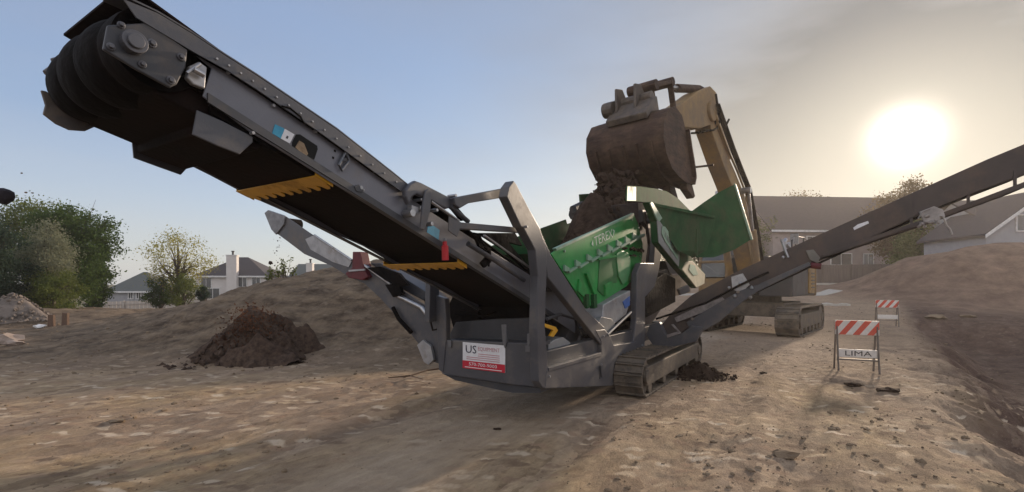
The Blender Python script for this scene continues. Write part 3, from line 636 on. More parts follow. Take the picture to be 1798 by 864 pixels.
# ---- chassis box, engine housing, inner machinery
mb = MB()
for t0, t1 in ((-2.66,-2.52), (-3.96,-3.82)): mb.prism([MW(SE+.1,t0,.62), MW(10.3,t0,.62), MW(10.3,t0,.86), MW(SE+.1,t0,.86)], B*(t1-t0))
for s in (6.4, 7.6, 9.0, 10.1): mb.box(MW(s,-3.24,.72), (.14,1.3,.16), A, B)
part('chassis', mb, grey2, scr, bevel=.008)
mb = MB(); mb.box(MW(7.0,-3.5,1.25), (2.2,.75,.75), A, B); mb.box(MW(5.9,-3.4,.95), (.7,.9,.45), A, B)
eh = part('engine_housing', mb, grey2, scr, bevel=.02)
mb = MB(); polyT('', [(963,604),(975,596),(989,592),(1000,600),(1018,627),(964,643)], FT-.12, .25, lsteel, mb=mb); part('chute_plate', mb, mat('worn_chute', (.36,.37,.38), (.22,.23,.24), 5, .38, .5, dirt=DUST, dirt_amt=.2), scr, bevel=.006)
mb = MB(); polyT('', [(957,568),(976,574),(980,580),(972,592),(966,590),(972,580),(957,574)], FT-.14, .03, yellow, mb=mb); part('yellow_bracket', mb, yellow, scr, bevel=.003)
mb = MB(); polyT('', [(994,590),(1008,560),(1020,562),(1026,590),(1010,618),(1000,620)], FT-.30, .2, rubber, mb=mb); polyT('', [(1014,600),(1046,596),(1052,606),(1035,628),(1016,630)], FT-.28, .2, grey2, mb=mb)
polyT('', [(1018,578),(1024,574),(1034,580),(1030,590),(1022,588)], FT-.2, .05, lsteel, mb=mb)
mb.tube([PT(960,560,FT-.15), PT(985,552,FT-.2), PT(1010,560,FT-.2), PT(1018,590,FT-.2), PT(1008,625,FT-.2)], .02, 8)
mb.tube([PT(960,500,FT-.15), PT(985,510,FT-.2), PT(1002,530,FT-.2), PT(1030,566,FT-.2)], .025, 8)
part('drive_motor', mb, grey2, scr, bevel=.006)
mb = MB(); polyT('', [(960,536),(1000,533),(1022,555),(960,560)], FT-.35, .2, grey2, mb=mb)
polyT('', [(959,484),(976,490),(985,510),(970,512),(959,505)], FT-.2, .2, grey2, mb=mb)
part('inner_bracket', mb, grey2, scr, bevel=.006)
mb = MB(); polyT('', [(1060,535),(1086,520),(1107,510),(1107,528),(1100,552),(1072,575),(1058,560)], FT-.05, .3, lsteel, mb=mb); hb_ = part('hydraulic_tank', mb, lsteel, scr, bevel=.01)
mb = MB(); polyT('', [(1047,573),(1056,556),(1074,560),(1082,572),(1070,590),(1052,590)], FT-.03, .08, lsteel, mb=mb); mb.tube([PT(1066,588,FT), PT(1108,548,FT)], .02, 8); part('tank_clamp', mb, mat('clamp_grey', (.22,.22,.22), None, 6, .5, .3), hb_, bevel=.006)
mb = MB(); polyT('', [(1094,530),(1106,520),(1106,536),(1098,542)], FT-.04, .01, blue, mb=mb); part('blue_cap', mb, mat('blue_plastic', (.06,.14,.42), None, 8, .4), hb_)
mb = MB(); polyT('', [(1072,590),(1110,555),(1112,600),(1080,606)], FT-.35, .2, rubber, mb=mb); mb.tube([PT(1098,588,FT-.3), PT(1098,588,FT-.2)], .07, 16)
part('pump', mb, rubber, scr)
# dark machinery column behind the right post
mb = MB(); polyT('', [(1120,356),(1142,356),(1158,395),(1154,440),(1148,480),(1178,470),(1176,520),(1150,560),(1120,600),(1112,560),(1120,480),(1126,440)], FT-.25, .5, rubber, mb=mb)
mb.tube([PT(1140,384,FT-.1), PT(1140,384,FT-.3)], .09, 16); mb.tube([PT(1132,372,FT-.12), PT(1140,430,FT-.12), PT(1136,470,FT-.12)], .03, 8)
part('drive_column', mb, mat('oily_iron', (.05,.035,.035), (.025,.02,.02), 5, .5, .3, dirt=(.12,.09,.07), dirt_amt=.3), scr, bevel=.01)
mb = MB(); polyT('', [(1128,368),(1142,372),(1152,386),(1152,398),(1140,402),(1130,390)], FT-.12, .08, lsteel, mb=mb); mb.tube([PT(1141,386,FT-.12), PT(1141,386,FT-.02)], .05, 20); part('flywheel_guard', mb, grey2, scr, bevel=.01)

# ---- screen box
GT = -2.62
mb = MB(); gp = [(968,446),(978,438),(1040,409),(1113,376),(1120,392),(1129,430),(1128,447),(1122,480),(1100,503),(1060,528),(1047,536),(1028,537),(998,492)]
polyT('', gp, GT, .02, green, mb=mb); sb = part('screen_box', mb, green, scr, bevel=.004)
fp = mirror_prof([(968,446),(978,438),(1113,376),(1128,447),(1100,503),(1047,536),(1028,537)], GT)
mb = MB(); profT(mb, fp, -3.86, .02)
p0 = PT(972,444,GT); p1 = PT(1028,536,GT)
mb.prism([p0-B*.03, p1-B*.03, p1-B*1.22, p0-B*1.22], A*.02)
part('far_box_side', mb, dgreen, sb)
mb = MB(); polyT('', [(976,436),(1113,374),(1114,377),(978,440)], GT+.03, .05, lgreen, mb=mb); part('rim_highlight', mb, lgreen, sb, bevel=.002)  # pale colour paints the white highlight along the panel's top edge
for u, v in ((1000,468),(1020,459),(1040,449),(1059,440),(1076,432),(1092,424),(1107,418),(1120,411)):
    mb = MB(); mb.prism([PT(u-7,v+8,GT), PT(u+8,v,GT), PT(u+8,v+3,GT), PT(u-6,v+12,GT)], B*.05)
    polyT('', [(u-8,v-3),(u+1,v+3),(u-2,v+9),(u-8,v+8)], GT+.03, .028, green, mb=mb)
    part('cleat', mb, lgreen, sb, bevel=.002)
mb = MB(); polyT('', [(1083,446),(1090,440),(1100,441),(1107,452),(1107,480),(1102,494),(1094,500),(1087,486),(1084,465)], GT+.03, .03, lgreen, mb=mb); part('round_cover', mb, mat('mid_green_enamel', (.06,.24,.09), (.04,.17,.06), 6, .4, dirt=DUST, dirt_amt=.25), sb, bevel=.01)
mb = MB(); polyT('', [(1050,452),(1082,448),(1084,452),(1052,457)], GT+.05, .05, green, mb=mb); polyT('', [(1030,480),(1036,478),(1046,505),(1052,520),(1046,522)], GT+.04, .04, green, mb=mb)
polyT('', [(1063,500),(1074,494),(1078,500),(1074,515),(1064,520)], GT+.04, .04, lgreen, mb=mb); polyT('', [(1018,490),(1030,505),(1026,522),(1016,512)], GT+.03, .03, green, mb=mb)
part('stiffener', mb, green, sb, bevel=.004)
mb = MB(); q0, q1 = PT(1054,462,GT+.001), PT(1080,458,GT+.001)
polyT('', [(1053,456),(1082,452),(1084,496),(1066,500),(1060,520),(1050,510)], GT+.012, .012, green, mb=mb); part('lower_panel', mb, mat('deep_green_paint', (.015,.13,.03), (.01,.09,.02), 4, .4), sb, bevel=.004)
mb = MB()
for u in (1030,1043): mb.prism([PT(u,518,GT+.05), PT(u+5,516,GT+.05), PT(u+6,540,GT+.05), PT(u+1,542,GT+.05)], -B*.07)
part('spring_mount', mb, dgreen, sb, bevel=.003)
mb = MB()
for u, v in ((990,441),(1108,386),(1120,400),(1122,450),(1126,432),(1118,470),(1121,462)): q_ = PT(u,v,GT+.002); mb.tube([q_-B*.01, q_+B*.02], .017, 6)
part('box_bolt', mb, lgreen, sb)
# word mark on the box
e0, e1 = PT(1044,430,GT+.003), PT(1076,414,GT+.003); xd2 = (e1-e0).normalized(); yd2 = (Z-xd2*Z.dot(xd2)).normalized()
mb = MB(); text_mb(mb, 'TEREX', e0+B*.002-Z*.02, xd2, yd2, .125, (e1-e0).length, .001, B)
q_ = e0-xd2*.05; mb.prism([q_-xd2*.05+yd2*.03, q_+yd2*.075, q_+xd2*.01+yd2*.03, q_-yd2*.01], B*.002)
q_ = e1; mb.prism([q_+xd2*.02+yd2*.095, q_+xd2*.10+yd2*.06, q_+xd2*.02-yd2*.01, q_+xd2*.02+yd2*.02, q_+xd2*.05+yd2*.055, q_+xd2*.02+yd2*.075], B*.002)
part('word_mark', mb, mat('pale_print', (.50,.62,.52), None, 9, .6), sb)

# ---- hopper
def prismW(mb, pts, off): return mb.prism([PD(*p) for p in pts], off)
HT = -2.35
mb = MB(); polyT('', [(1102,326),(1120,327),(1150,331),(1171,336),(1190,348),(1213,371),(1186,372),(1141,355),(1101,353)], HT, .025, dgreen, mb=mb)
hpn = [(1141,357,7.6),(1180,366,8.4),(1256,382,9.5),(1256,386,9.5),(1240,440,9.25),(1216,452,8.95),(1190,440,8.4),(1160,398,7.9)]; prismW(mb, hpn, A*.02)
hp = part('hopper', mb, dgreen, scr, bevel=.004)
mb = MB(); prismW(mb, [(1150,357,7.72),(1256,379,9.4),(1256,384,9.4),(1150,363,7.72)], -A*.06)
for u, v, Y in ((1196,398,8.55),(1222,428,8.95)): prismW(mb, [(u-2,v-26,Y),(u+3,v-25,Y),(u+3,v+22,Y),(u-2,v+18,Y)], -A*.06)
polyT('', [(1160,360),(1172,364),(1168,380),(1160,370)], HT, .05, dgreen, mb=mb)
part('hopper_rib', mb, dgreen, hp, bevel=.004)
mb = MB(); a_, b_ = PT(1101,326,HT), PT(1100,353,HT); mb.prism([PT(1102,327,HT+.012), PT(1117,328,HT+.012), PT(1117,353,HT+.012), PT(1101,353,HT+.012)], -B*.01); part('end_plate', mb, lgreen, hp, bevel=.004)
mb = MB(); prismW(mb, [(1214,371,9.9),(1236,355,10.0),(1261,338,10.1),(1289,324,10.3),(1305,372,10.4),(1319,420,10.5),(1290,438,10.2),(1253,452,9.9),(1222,452,9.7)], B*.0+A*.03)
part('rear_wing', mb, dgreen, hp, bevel=.004)
mb = MB(); prismW(mb, [(1288,322,10.27),(1292,323,10.27),(1322,420,10.45),(1318,422,10.45)], A*.05); part('wing_edge', mb, lgreen, hp)
# far wing and back of the hopper
zt = PT(1171,336,HT).z
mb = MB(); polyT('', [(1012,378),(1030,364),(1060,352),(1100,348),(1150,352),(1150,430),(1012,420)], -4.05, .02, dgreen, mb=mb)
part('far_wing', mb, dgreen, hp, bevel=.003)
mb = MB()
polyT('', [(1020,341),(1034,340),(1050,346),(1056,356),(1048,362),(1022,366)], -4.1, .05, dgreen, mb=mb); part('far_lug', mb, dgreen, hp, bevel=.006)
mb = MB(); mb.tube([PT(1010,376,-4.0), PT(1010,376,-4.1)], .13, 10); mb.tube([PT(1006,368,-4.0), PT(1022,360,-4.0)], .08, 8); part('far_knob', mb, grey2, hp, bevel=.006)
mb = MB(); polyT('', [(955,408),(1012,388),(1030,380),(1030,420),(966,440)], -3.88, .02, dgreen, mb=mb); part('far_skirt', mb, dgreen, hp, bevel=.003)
# strut with name plate
mb = MB(); polyT('', [(1141,355),(1146,354),(1163,383),(1194,428),(1239,482),(1237,498),(1223,506),(1192,471),(1157,426),(1154,388)], -2.2, .12, dgreen, mb=mb); sp = part('hopper_strut', mb, dgreen, scr, bevel=.01)
mb = MB(); polyT('', [(1145,354),(1148,358),(1163,383),(1158,389),(1154,386),(1142,357)], -2.19, .02, lgreen, mb=mb); part('strut_edge', mb, lgreen, sp, bevel=.003)
mb = MB(); polyT('', [(1154,388),(1157,386),(1194,440),(1192,468),(1157,426)], -2.192, .012, grey, mb=mb); part('strut_face', mb, mat('strut_grey', (.17,.18,.19), (.12,.125,.13), 5, .4, dirt=DUST, dirt_amt=.2), sp, bevel=.002)
mb = MB(); polyT('', [(1163,397),(1168,398),(1194,436),(1190,456),(1168,424),(1162,410)], -2.18, .006, lgreen, mb=mb)
part('strut_name_plate', mb, lgreen, sp, bevel=.002)
u0, u1 = PT(1166,410,-2.172), PT(1189,446,-2.172); xd3 = (u1-u0).normalized(); yd3 = B.cross(xd3); yd3 = -yd3 if yd3.z < 0 else yd3
mb = MB(); text_mb(mb, 'TEREX', u0-yd3*.02, xd3, yd3, .075, (u1-u0).length*.9, .001, B); part('strut_word_mark', mb, grey, sp)
mb = MB(); polyT('', [(1205,460),(1216,458),(1238,482),(1237,498),(1223,505),(1198,473)], -2.188, .016, beige, mb=mb); part('strut_foot_plate', mb, mat('dusty_cream_plate', (.42,.38,.25), (.3,.27,.18), 6, .6), sp, bevel=.003)
mb = MB(); polyT('', [(1212,464),(1220,466),(1226,482),(1218,484),(1210,474)], -2.178, .006, lgreen, mb=mb); part('foot_label', mb, lgreen, sp)
mb = MB(); polyT('', [(1177,483),(1206,484),(1214,498),(1212,514),(1178,522)], -2.75, .4, beige, mb=mb); part('feeder_housing', mb, beige, scr, bevel=.01)
mb = MB(); polyT('', [(1168,458),(1200,472),(1206,480),(1176,480)], -2.7, .3, dgreen, mb=mb); polyT('', [(1192,508),(1210,500),(1212,512),(1196,518)], -2.70, .1, rust, mb=mb); part('feeder_top', mb, grey2, scr, bevel=.01)
# feed chassis behind
mb = MB(); mb.prism([MW(8.0,-2.6,.95), MW(10.4,-2.6,1.2), MW(10.4,-2.6,1.7), MW(9.6,-2.6,1.8), MW(8.6,-2.6,1.6)], -B*1.2); part('feeder_body', mb, rubber, scr, bevel=.02)

# ---- crawler tracks
def crawler(parent, O, dirv, side, length, height, width, pad, mtl, lab=None, wheels=5):
    """O: ground point under the near end, centre of the track's width; side: unit vector to the outer side"""
    r = height/2; Lc = length-2*r; per = 2*Lc+2*math.pi*r; n = int(per/pad); mb = MB()
    def at(q):
        q %= per
        if q < Lc: return (r+q, 0.0, (1,0), (0,-1))
        q -= Lc
        if q < math.pi*r: a = q/r; return (r+Lc+r*math.sin(a), r-r*math.cos(a), (math.cos(a), math.sin(a)), (math.sin(a), -math.cos(a)))
        q -= math.pi*r
        if q < Lc: return (r+Lc-q, 2*r, (-1,0), (0,1))
        q -= Lc; a = q/r; return (r-r*math.sin(a), r+r*math.cos(a), (-math.cos(a), -math.sin(a)), (-math.sin(a), math.cos(a)))
    for k in range(n):
        x, z, tg, nn = at(k*per/n); T_ = dirv*tg[0]+Z*tg[1]; N_ = dirv*nn[0]+Z*nn[1]
        c = O+dirv*x+Z*z-N_*.022
        mb.box(c, (pad*.93, width, .03), T_, side); mb.box(c+N_*.02-T_*pad*.3, (pad*.14, width, .035), T_, side); mb.box(c-N_*.035, (pad*.6, width*.3, .05), T_, side)
    tr = part('crawler_track', mb, mtl, parent, bevel=.004, label=lab)
    mb = MB(); hw = width/2
    prof = [(r*.9, r*.55), (length-r*.9, r*.55), (length-r*.7, r), (length-r*.95, r*1.5), (r*.95, r*1.5), (r*.7, r)]
    mb.prism([O+dirv*x+Z*z+side*(hw-.01) for x, z in prof], -side*(width*.8)); part('track_frame', mb, mtl, tr, bevel=.01)
    mb = MB()
    for x in (r, length-r): mb.tube([O+dirv*x+Z*r+side*(hw-.05), O+dirv*x+Z*r-side*(hw-.05)], r-.055, 24); mb.tube([O+dirv*x+Z*r+side*(hw+.01), O+dirv*x+Z*r-side*hw], r*.35, 16)
    part('idler_wheel', mb, mtl, tr, bevel=.006)
    mb = MB()
    for k in range(wheels):
        x = r*1.6+(length-3.2*r)*k/(wheels-1); mb.tube([O+dirv*x+Z*r*.42+side*(hw-.02), O+dirv*x+Z*r*.42-side*(hw-.02)], r*.30, 14)
    part('track_roller', mb, mtl, tr, bevel=.004)
    return tr
crawler(scr, MW(6.45,-2.26,0), A, B, 3.9, .56, .40, .15, tracksteel)
crawler(scr, MW(6.45,-4.22,0), A, -B, 3.9, .56, .40, .15, tracksteel)

# ---- right (near) side conveyor
SR = 8.3
band = [(1150,585),(1180,548),(1215,518),(1300,474),(1392,433),(1494,387),(1628,327),(1733,280),(1830,240),(1905,205),(1905,258),(1830,291),(1798,305),(1655,360),(1620,374),(1540,412),(1440,455),(1320,510),(1260,543),(1200,580),(1165,600)]
def profS(mb, px, s, dS, th): # outline seen on plane s, built again dS further away
    return mb.prism([MW(s+dS, p.dot(B), p.z) for p in (PS(u, v, s) for u, v in px)], A*th)
mb = MB(); profS(mb, band, SR, 0, .012); profS(mb, band, SR, .62, .012)
cgrey = mat('brown_dusted_grey', (.06,.046,.042), (.04,.031,.03), 3, .55, dirt=(.12,.085,.065), dirt_amt=.45)
rc = part('side_conveyor', mb, cgrey, scr, bevel=.004, label='side conveyor rising to the right')
r0, r1 = PS(1200,576,SR), PS(1798,303,SR)
mb = MB(); d01 = (r1-r0); mb.prism([r0+A*.02+Z*.05, r0+d01*1.13+A*.02+Z*.05, r0+d01*1.13+A*.6+Z*.05, r0+A*.6+Z*.05], Z*.012); mb.prism([r0+A*.02+Z*.26, r0+d01*1.13+A*.02+Z*.26, r0+d01*1.13+A*.6+Z*.26, r0+A*.6+Z*.26], Z*.012)
part('belt', mb, belt, rc)
endp = r0+d01*1.13; mb = MB(); mb.tube([endp+A*.02+Z*.16, endp+A*.6+Z*.16], .14, 24); part('head_drum', mb, rubber, rc, smooth=True)
mb = MB()
for (a, b) in (((1445,449),(1640,383)), ((1640,383),(1798,324)), ((1798,324),(1840,306))):
    for dS in (-.02, .60): p0, p1 = PS(*a, SR), PS(*b, SR); mb.beam(p0+A*dS, p1+A*dS, .04, .055)
for u, va, vb in ((1782,300,330),(1700,340,362),(1600,382,398)):
    p0, p1 = PS(u,va,SR), PS(u,vb,SR); mb.beam(p0, p1, .03, .03, A)
part('truss_rail', mb, cgrey, rc, bevel=.003)
mb = MB(); rr = random.Random(3)
for k in range(11):
    u, v = rr.uniform(1612,1662), 0; v = 386-(u-1636)*.25+rr.uniform(-9,9); mb.blob(PS(u,v,SR-.06), rr.uniform(.015,.032), .3, k)
polyS('', [(1614,372),(1640,362),(1656,368),(1660,380),(1640,392),(1622,390)], SR-.05, .05, lsteel, mb=mb)
mb.tube([PS(1612,384,SR-.08), PS(1620,372,SR-.08), PS(1634,366,SR-.08)], .01, 6); mb.tube([PS(1656,380,SR-.08), PS(1662,396,SR-.08), PS(1668,402,SR-.08), PS(1672,412,SR-.08)], .012, 6)
part('hinge_clamp', mb, mat('bright_clamp', (.35,.32,.30), (.2,.18,.17), 9, .35, .5), rc, bevel=.003)
mb = MB(); polyS('', [(1415,440),(1428,438),(1440,452),(1436,462),(1422,456)], SR-.03, .06, lsteel, mb=mb); part('pivot_plate', mb, mat('olive_grey', (.17,.16,.14), None, 6, .5), rc, bevel=.004)
mb = MB(); mb.tube([PS(1424,466,SR-.04), PS(1442,468,SR-.04)], .045, 10); part('red_knob', mb, dred, rc, smooth=True)
mb = MB(); polyS('', [(1498,400),(1506,394),(1524,388),(1526,392),(1500,404)], SR-.006, .004, lgreen, mb=mb); part('pale_label', mb, white, rc)
# lower boom / tail section of that conveyor
mb = MB(); polyS('', [(1205,566),(1248,540),(1300,510),(1330,500),(1420,460),(1424,466),(1330,512),(1304,530),(1262,566),(1228,585),(1214,584)], SR-.12, .05, grey, mb=mb)
part('lower_boom', mb, grey, rc, bevel=.008)
mb = MB(); polyS('', [(1141,570),(1158,566),(1170,590),(1196,586),(1214,572),(1236,575),(1222,600),(1196,606),(1168,613),(1146,606),(1134,588)], SR-.16, .12, grey, mb=mb); part('tail_box', mb, grey, rc, bevel=.01)
mb = MB(); polyS('', [(1184,558),(1226,538),(1268,522),(1272,526),(1236,548),(1188,566)], SR-.07, .02, lsteel, mb=mb); polyS('', [(1170,588),(1190,582),(1178,570),(1182,569),(1196,585),(1172,593)], SR-.19, .02, white, mb=mb)
part('pale_strip', mb, mat('pale_strip', (.30,.27,.26), (.16,.14,.14), 14, .5, .3), rc, bevel=.002)  # long pale strip paints the greyish highlight along the lower plate
mb = MB()
for u, v in ((1280,505),(1296,512),(1300,498),(1290,520),(1216,560),(1375,452),(1320,505),(1318,522)): mb.blob(PS(u,v,SR-.13), .03, .3, u)
mb.tube([PS(1372,420,SR-.03), PS(1378,438,SR-.03), PS(1384,452,SR-.03)], .02, 8); polyS('', [(1284,486),(1304,480),(1316,500),(1300,515),(1286,508)], SR-.10, .03, grey, mb=mb)
part('fitting', mb, steel, rc)
mb = MB(); mb.tube([PS(1152,560,SR-.1), PS(1240,532,SR-.2), PS(1300,500,SR-.2), PS(1350,478,SR-.15)], .018, 6); part('hose', mb, rubber, rc)

# ---- left (far) side conveyor
SL = 5.0
lp = [(466,373),(472,369),(499,378),(550,413),(618,455),(644,464),(700,505),(760,545),(774,590),(774,640),(757,634),(735,604),(705,565),(667,523),(640,498),(614,487),(582,467),(534,446),(505,424),(486,410),(474,392)]
mb = MB(); profS(mb, lp, SL, 0, .012)
lc_ = part('side_conveyor', mb, grey, scr, bevel=.004, label='side conveyor rising to the left behind the main belt')
mb = MB(); up = [(550,413),(618,455),(644,464),(700,505),(760,545)]; dn = [(499,378)]
pts_s = [(486,408),(534,440),(582,462),(614,480),(640,493),(667,520),(705,562),(735,600)]
P = [PS(u, v, SL) for u, v in pts_s]
for a, b in zip(P[:-1], P[1:]):
    mb.prism([a+A*.015, b+A*.015, b+A*.55, a+A*.55], Z*.02)
q_ = PS(482,390,SL); mb.tube([q_+A*.01, q_+A*.5], .10, 20)
part('belt', mb, belt, lc_)
mb = MB(); polyS('', [(464,374),(470,369),(500,379),(498,394),(484,412),(476,403)], SL-.03, .03, lsteel, mb=mb); part('head_plate', mb, mat('head_plate_grey', (.22,.22,.23), (.13,.13,.14), 9, .5, .3), lc_, bevel=.008)
mb = MB(); polyS('', [(536,420),(549,414),(618,458),(612,469),(584,460),(545,438)], SL-.012, .01, lsteel, mb=mb); part('pale_liner', mb, lsteel, lc_)
mb = MB()
for a, b, r in (((552,413),(618,457),.018),((640,466),(686,499),.022),((700,520),(740,540),.03),((740,540),(758,562),.035),((757,515),(757,565),.018)):
    mb.tube([PS(*a,SL-.04), PS(*b,SL-.04)], r, 10)
part('piston_rod', mb, steel, lc_, smooth=True)
mb = MB()
for P in ([(644,470),(668,468),(700,480),(716,500),(700,505),(676,492)], [(676,500),(700,498),(706,516),(690,522)], [(745,525),(757,535),(757,556),(748,552)]): polyS('', P, SL-.09, .05, rubber, mb=mb)
mb.tube([PS(690,540,SL-.05), PS(700,560,SL-.06), PS(722,584,SL-.05)], .03, 8)
mb.tube([PS(756,565,SL-.08), PS(763,556,SL-.08), PS(770,565,SL-.08), PS(768,578,SL-.08), PS(760,580,SL-.08), PS(756,565,SL-.08)], .013, 8)
part('hydraulic_hose', mb, rubber, lc_)
mb = MB(); polyS('', [(732,606),(742,597),(756,608),(761,632),(752,641),(744,636)], SL-.06, .05, lsteel, mb=mb); part('tail_plate', mb, lsteel, lc_, bevel=.006)
mb = MB(); polyS('', [(619,442),(632,442),(638,470),(646,486),(636,492),(612,488),(606,480),(618,470)], SL-.08, .16, dred, mb=mb); part('red_bracket', mb, dred, lc_, bevel=.01)
mb = MB(); polyS('', [(612,474),(640,472),(640,475),(612,477)], SL-.1, .02, lsteel, mb=mb); part('bracket_bar', mb, lsteel, lc_)
mb = MB(); polyS('', [(650,462),(668,462),(760,520),(766,540),(700,505)], SL+.1, .3, grey2, mb=mb); part('conveyor_support', mb, grey2, lc_, bevel=.01)
# ================================================================== SOIL in and around the screener
def sm_(f): return min(1, .35+f*2.5)
def heap(name, c, rx, ry, h, m, label, cat, seed=0, amp=.18, parent=None, sharp=1.0, n=56, cone=.3):
    mb = MB(); vs = []; fs = []; c = Vector(c)
    for j in range(n//2+1):
        f = j/(n//2)
        for i in range(n):
            a = 2*math.pi*i/n; wob = 1+.16*float(vnoise(np.array([math.cos(a)*1.7+seed*3.1]), np.array([math.sin(a)*1.7]), seed)[0])*2
            x = math.cos(a)*rx*f*wob; y = math.sin(a)*ry*f*wob
            z = h*(.5+.5*math.cos(math.pi*f**1.25))*(1-cone)+h*(1-f)*cone
            z += amp*h*float(fbm(np.array([x/rx*1.6+seed]), np.array([y/ry*1.6]), 1.7, 4, seed)[0])*(1-f*.4)*1.6*sm_(f)
            vs.append(c+Vector((x, y, z-.04*f)))
    for j in range(n//2):
        for i in range(n): fs.append((j*n+i, j*n+(i+1) % n, (j+1)*n+(i+1) % n, (j+1)*n+i))
    mb.add(vs, fs); rr = random.Random(seed)
    for k in range(420):
        f = math.sqrt(rr.random())*1.22; a = rr.uniform(0, 6.28); x = math.cos(a)*rx*f; y = math.sin(a)*ry*f; f = min(f, 1.0)
        z = .02+ h*(.5+.5*math.cos(math.pi*f))*(1-cone)+h*(1-f)*cone
        mb.blob(c+Vector((x, y, z)), rr.uniform(.012,.045)*max(rx,.5)/1.0, .35, seed*1000+k)
    o = part(name, mb, m, parent, smooth=True)
    if cat: tag(o, label, cat)
    return o
cs = MW(7.75,-3.32,2.12)
hs_ = heap('soil_heap', cs, .68, .80, 1.0, soil, 'dark soil heaped inside the green hopper under the bucket', 'soil heap', 3, .2)
# falling soil from bucket
def falling(name, pts, n, r0, r1, spread, m, label, seed):
    mb = MB(); rr = random.Random(seed)
    for k in range(n):
        f = rr.random(); i = min(int(f*(len(pts)-1)), len(pts)-2); g_ = f*(len(pts)-1)-i
        p = pts[i].lerp(pts[i+1], g_)+Vector((rr.gauss(0,spread), rr.gauss(0,spread), rr.gauss(0,spread)))
        mb.blob(p, r0+(r1-r0)*rr.random()**3, .4, seed*100+k)
    o = part(name, mb, m, None, smooth=False); return tag(o, label, None, kind='stuff')
falling('falling_soil', [PD(1082,325,9.4), PD(1086,360,9.1), PD(1088,400,9.0)], 2200, .012, .12, .15, soil, 'dark soil pouring from the excavator bucket into the hopper', 5)
falling('falling_grit', [PS(490,408,SL+.2), PS(484,470,SL+.2)], 26, .006, .016, .035, soil, 'thin trickle of soil falling from the left side conveyor', 8)
mb = MB(); mb.blob(PS(475,462,SL+.2), .035, .35, 5, 2); tag(part('soil_clod', mb, soil), 'dark clod falling below the head of the left side conveyor', 'soil clod', 'soil clods in the air')
mb = MB(); mb.blob(PD(6,345,2.6), .046, .10, 8, 2, (1.0,1,1)); tag(part('soil_clod', mb, mat('dark_clod', (.025,.02,.025), None, 6, .9)), 'round blackish clod in the air at the left edge above the trees', 'soil clod', 'soil clods in the air')
for u, v, lab in ((38,304,'small faint clod in the sky high above the left trees'), (46,338,'tiny clod just above the left trees, beside another'), (57,339,'tiny clod just above the left trees, the right one of two')):
    mb = MB(); mb.blob(PD(u,v,3.0), .006, .4, u, 1, (1.5,1,.8)); tag(part('soil_clod', mb, clod), lab, 'soil clod', 'soil clods in the air')

# ================================================================== EXCAVATOR
He = Vector((-.66, -.75, 0)).normalized(); Le = Vector((-He.y, He.x, 0))*-1   # heading, right-hand side in the picture
Le = Vector((.75, -.66, 0)).normalized()
O_ = Vector((8.5, 16.7, 0))
def EX(k, l, z): return O_+He*k+Le*l+Z*z
exc = thing('excavator', 'dusty yellow tracked excavator with raised bucket above the green hopper', 'excavator', O_)
Lt = 4.3
for sgn, lab in ((1, None), (-1, None)):
    crawler(exc, EX(Lt/2+.1, sgn*1.32, 0), -He, Le*sgn, Lt, .88, .62, .22, tracksteel, wheels=6)
mb = MB(); mb.box(EX(0,0,.75), (2.4,2.1,.45), He, Le); mb.tube([EX(0,0,.9), EX(0,0,1.18)], .7, 28); part('undercarriage', mb, tracksteel, exc, bevel=.03)
dkb = mat('dark_excavator_grey', (.06,.058,.06), (.04,.038,.04), 3, .5, dirt=(.14,.11,.09), dirt_amt=.35)
mb = MB()
mb.prism([EX(1.5,1.35,1.18), EX(-1.9,1.35,1.18), EX(-1.9,1.35,2.45), EX(-.4,1.35,2.55), EX(1.5,1.35,2.25)], -Le*.95)
mb.prism([EX(.5,-.45,1.18), EX(-1.9,-.45,1.18), EX(-1.9,-.45,2.5), EX(.5,-.45,2.5)], -Le*.95)
mb.prism([EX(.3,.4,1.18), EX(-1.9,.4,1.18), EX(-1.9,.4,2.6), EX(.3,.4,2.5)], -Le*.85)
hb = part('engine_house', mb, dkb, exc, bevel=.04)
mb = MB(); mb.prism([EX(-1.9,1.42,1.15), EX(-2.5,1.2,1.15), EX(-2.75,.5,1.15), EX(-2.75,-.5,1.15), EX(-2.5,-1.2,1.15), EX(-1.9,-1.42,1.15)], Z*1.3)
part('counterweight', mb, catyel, exc, bevel=.06)
mb = MB(); mb.box(EX(-1.2,1.37,1.7), (.9,.06,.9), He, Le); mb.box(EX(-1.2,1.40,1.7), (.7,.03,.7), He, Le); sd_ = part('service_door', mb, catyel, exc, bevel=.01)
mb = MB(); 
for k in range(5): mb.box(EX(-1.2,1.42,1.45+k*.12), (.5,.02,.04), He, Le)
part('louvre', mb, dkb, sd_)
# cab on the far side (operator's left), rails, mirrors, boxes
mb = MB(); cb = [(1.75,1.2),(-.15,1.2),(-.15,3.1),(1.25,3.1),(1.75,2.3)]
for l0, l1 in ((-.5,-.56),(-1.36,-1.42)):
    for a, b in zip(cb, cb[1:]+cb[:1]): mb.beam(EX(a[0],l0,a[1]), EX(b[0],l0,b[1]), .07, .09, Le)
for a in cb: mb.beam(EX(a[0],-.5,a[1]), EX(a[0],-1.4,a[1]), .08, .08)
mb.prism([EX(x,-.5,z) for x, z in ((1.75,1.2),(-.15,1.2),(-.15,1.9),(1.75,1.75))], -Le*.9); mb.box(EX(.55,-.95,3.13), (1.5,.95,.08), He, Le)
cab = part('cab', mb, catyel, exc, bevel=.02)
mb = MB(); mb.prism([EX(x,-.53,z) for x, z in ((1.7,1.8),(-.1,1.9),(-.1,3.05),(1.22,3.05),(1.7,2.3))], -Le*.012); mb.prism([EX(x,-1.39,z) for x, z in ((1.7,1.8),(-.1,1.9),(-.1,3.05),(1.22,3.05),(1.7,2.3))], -Le*.012)
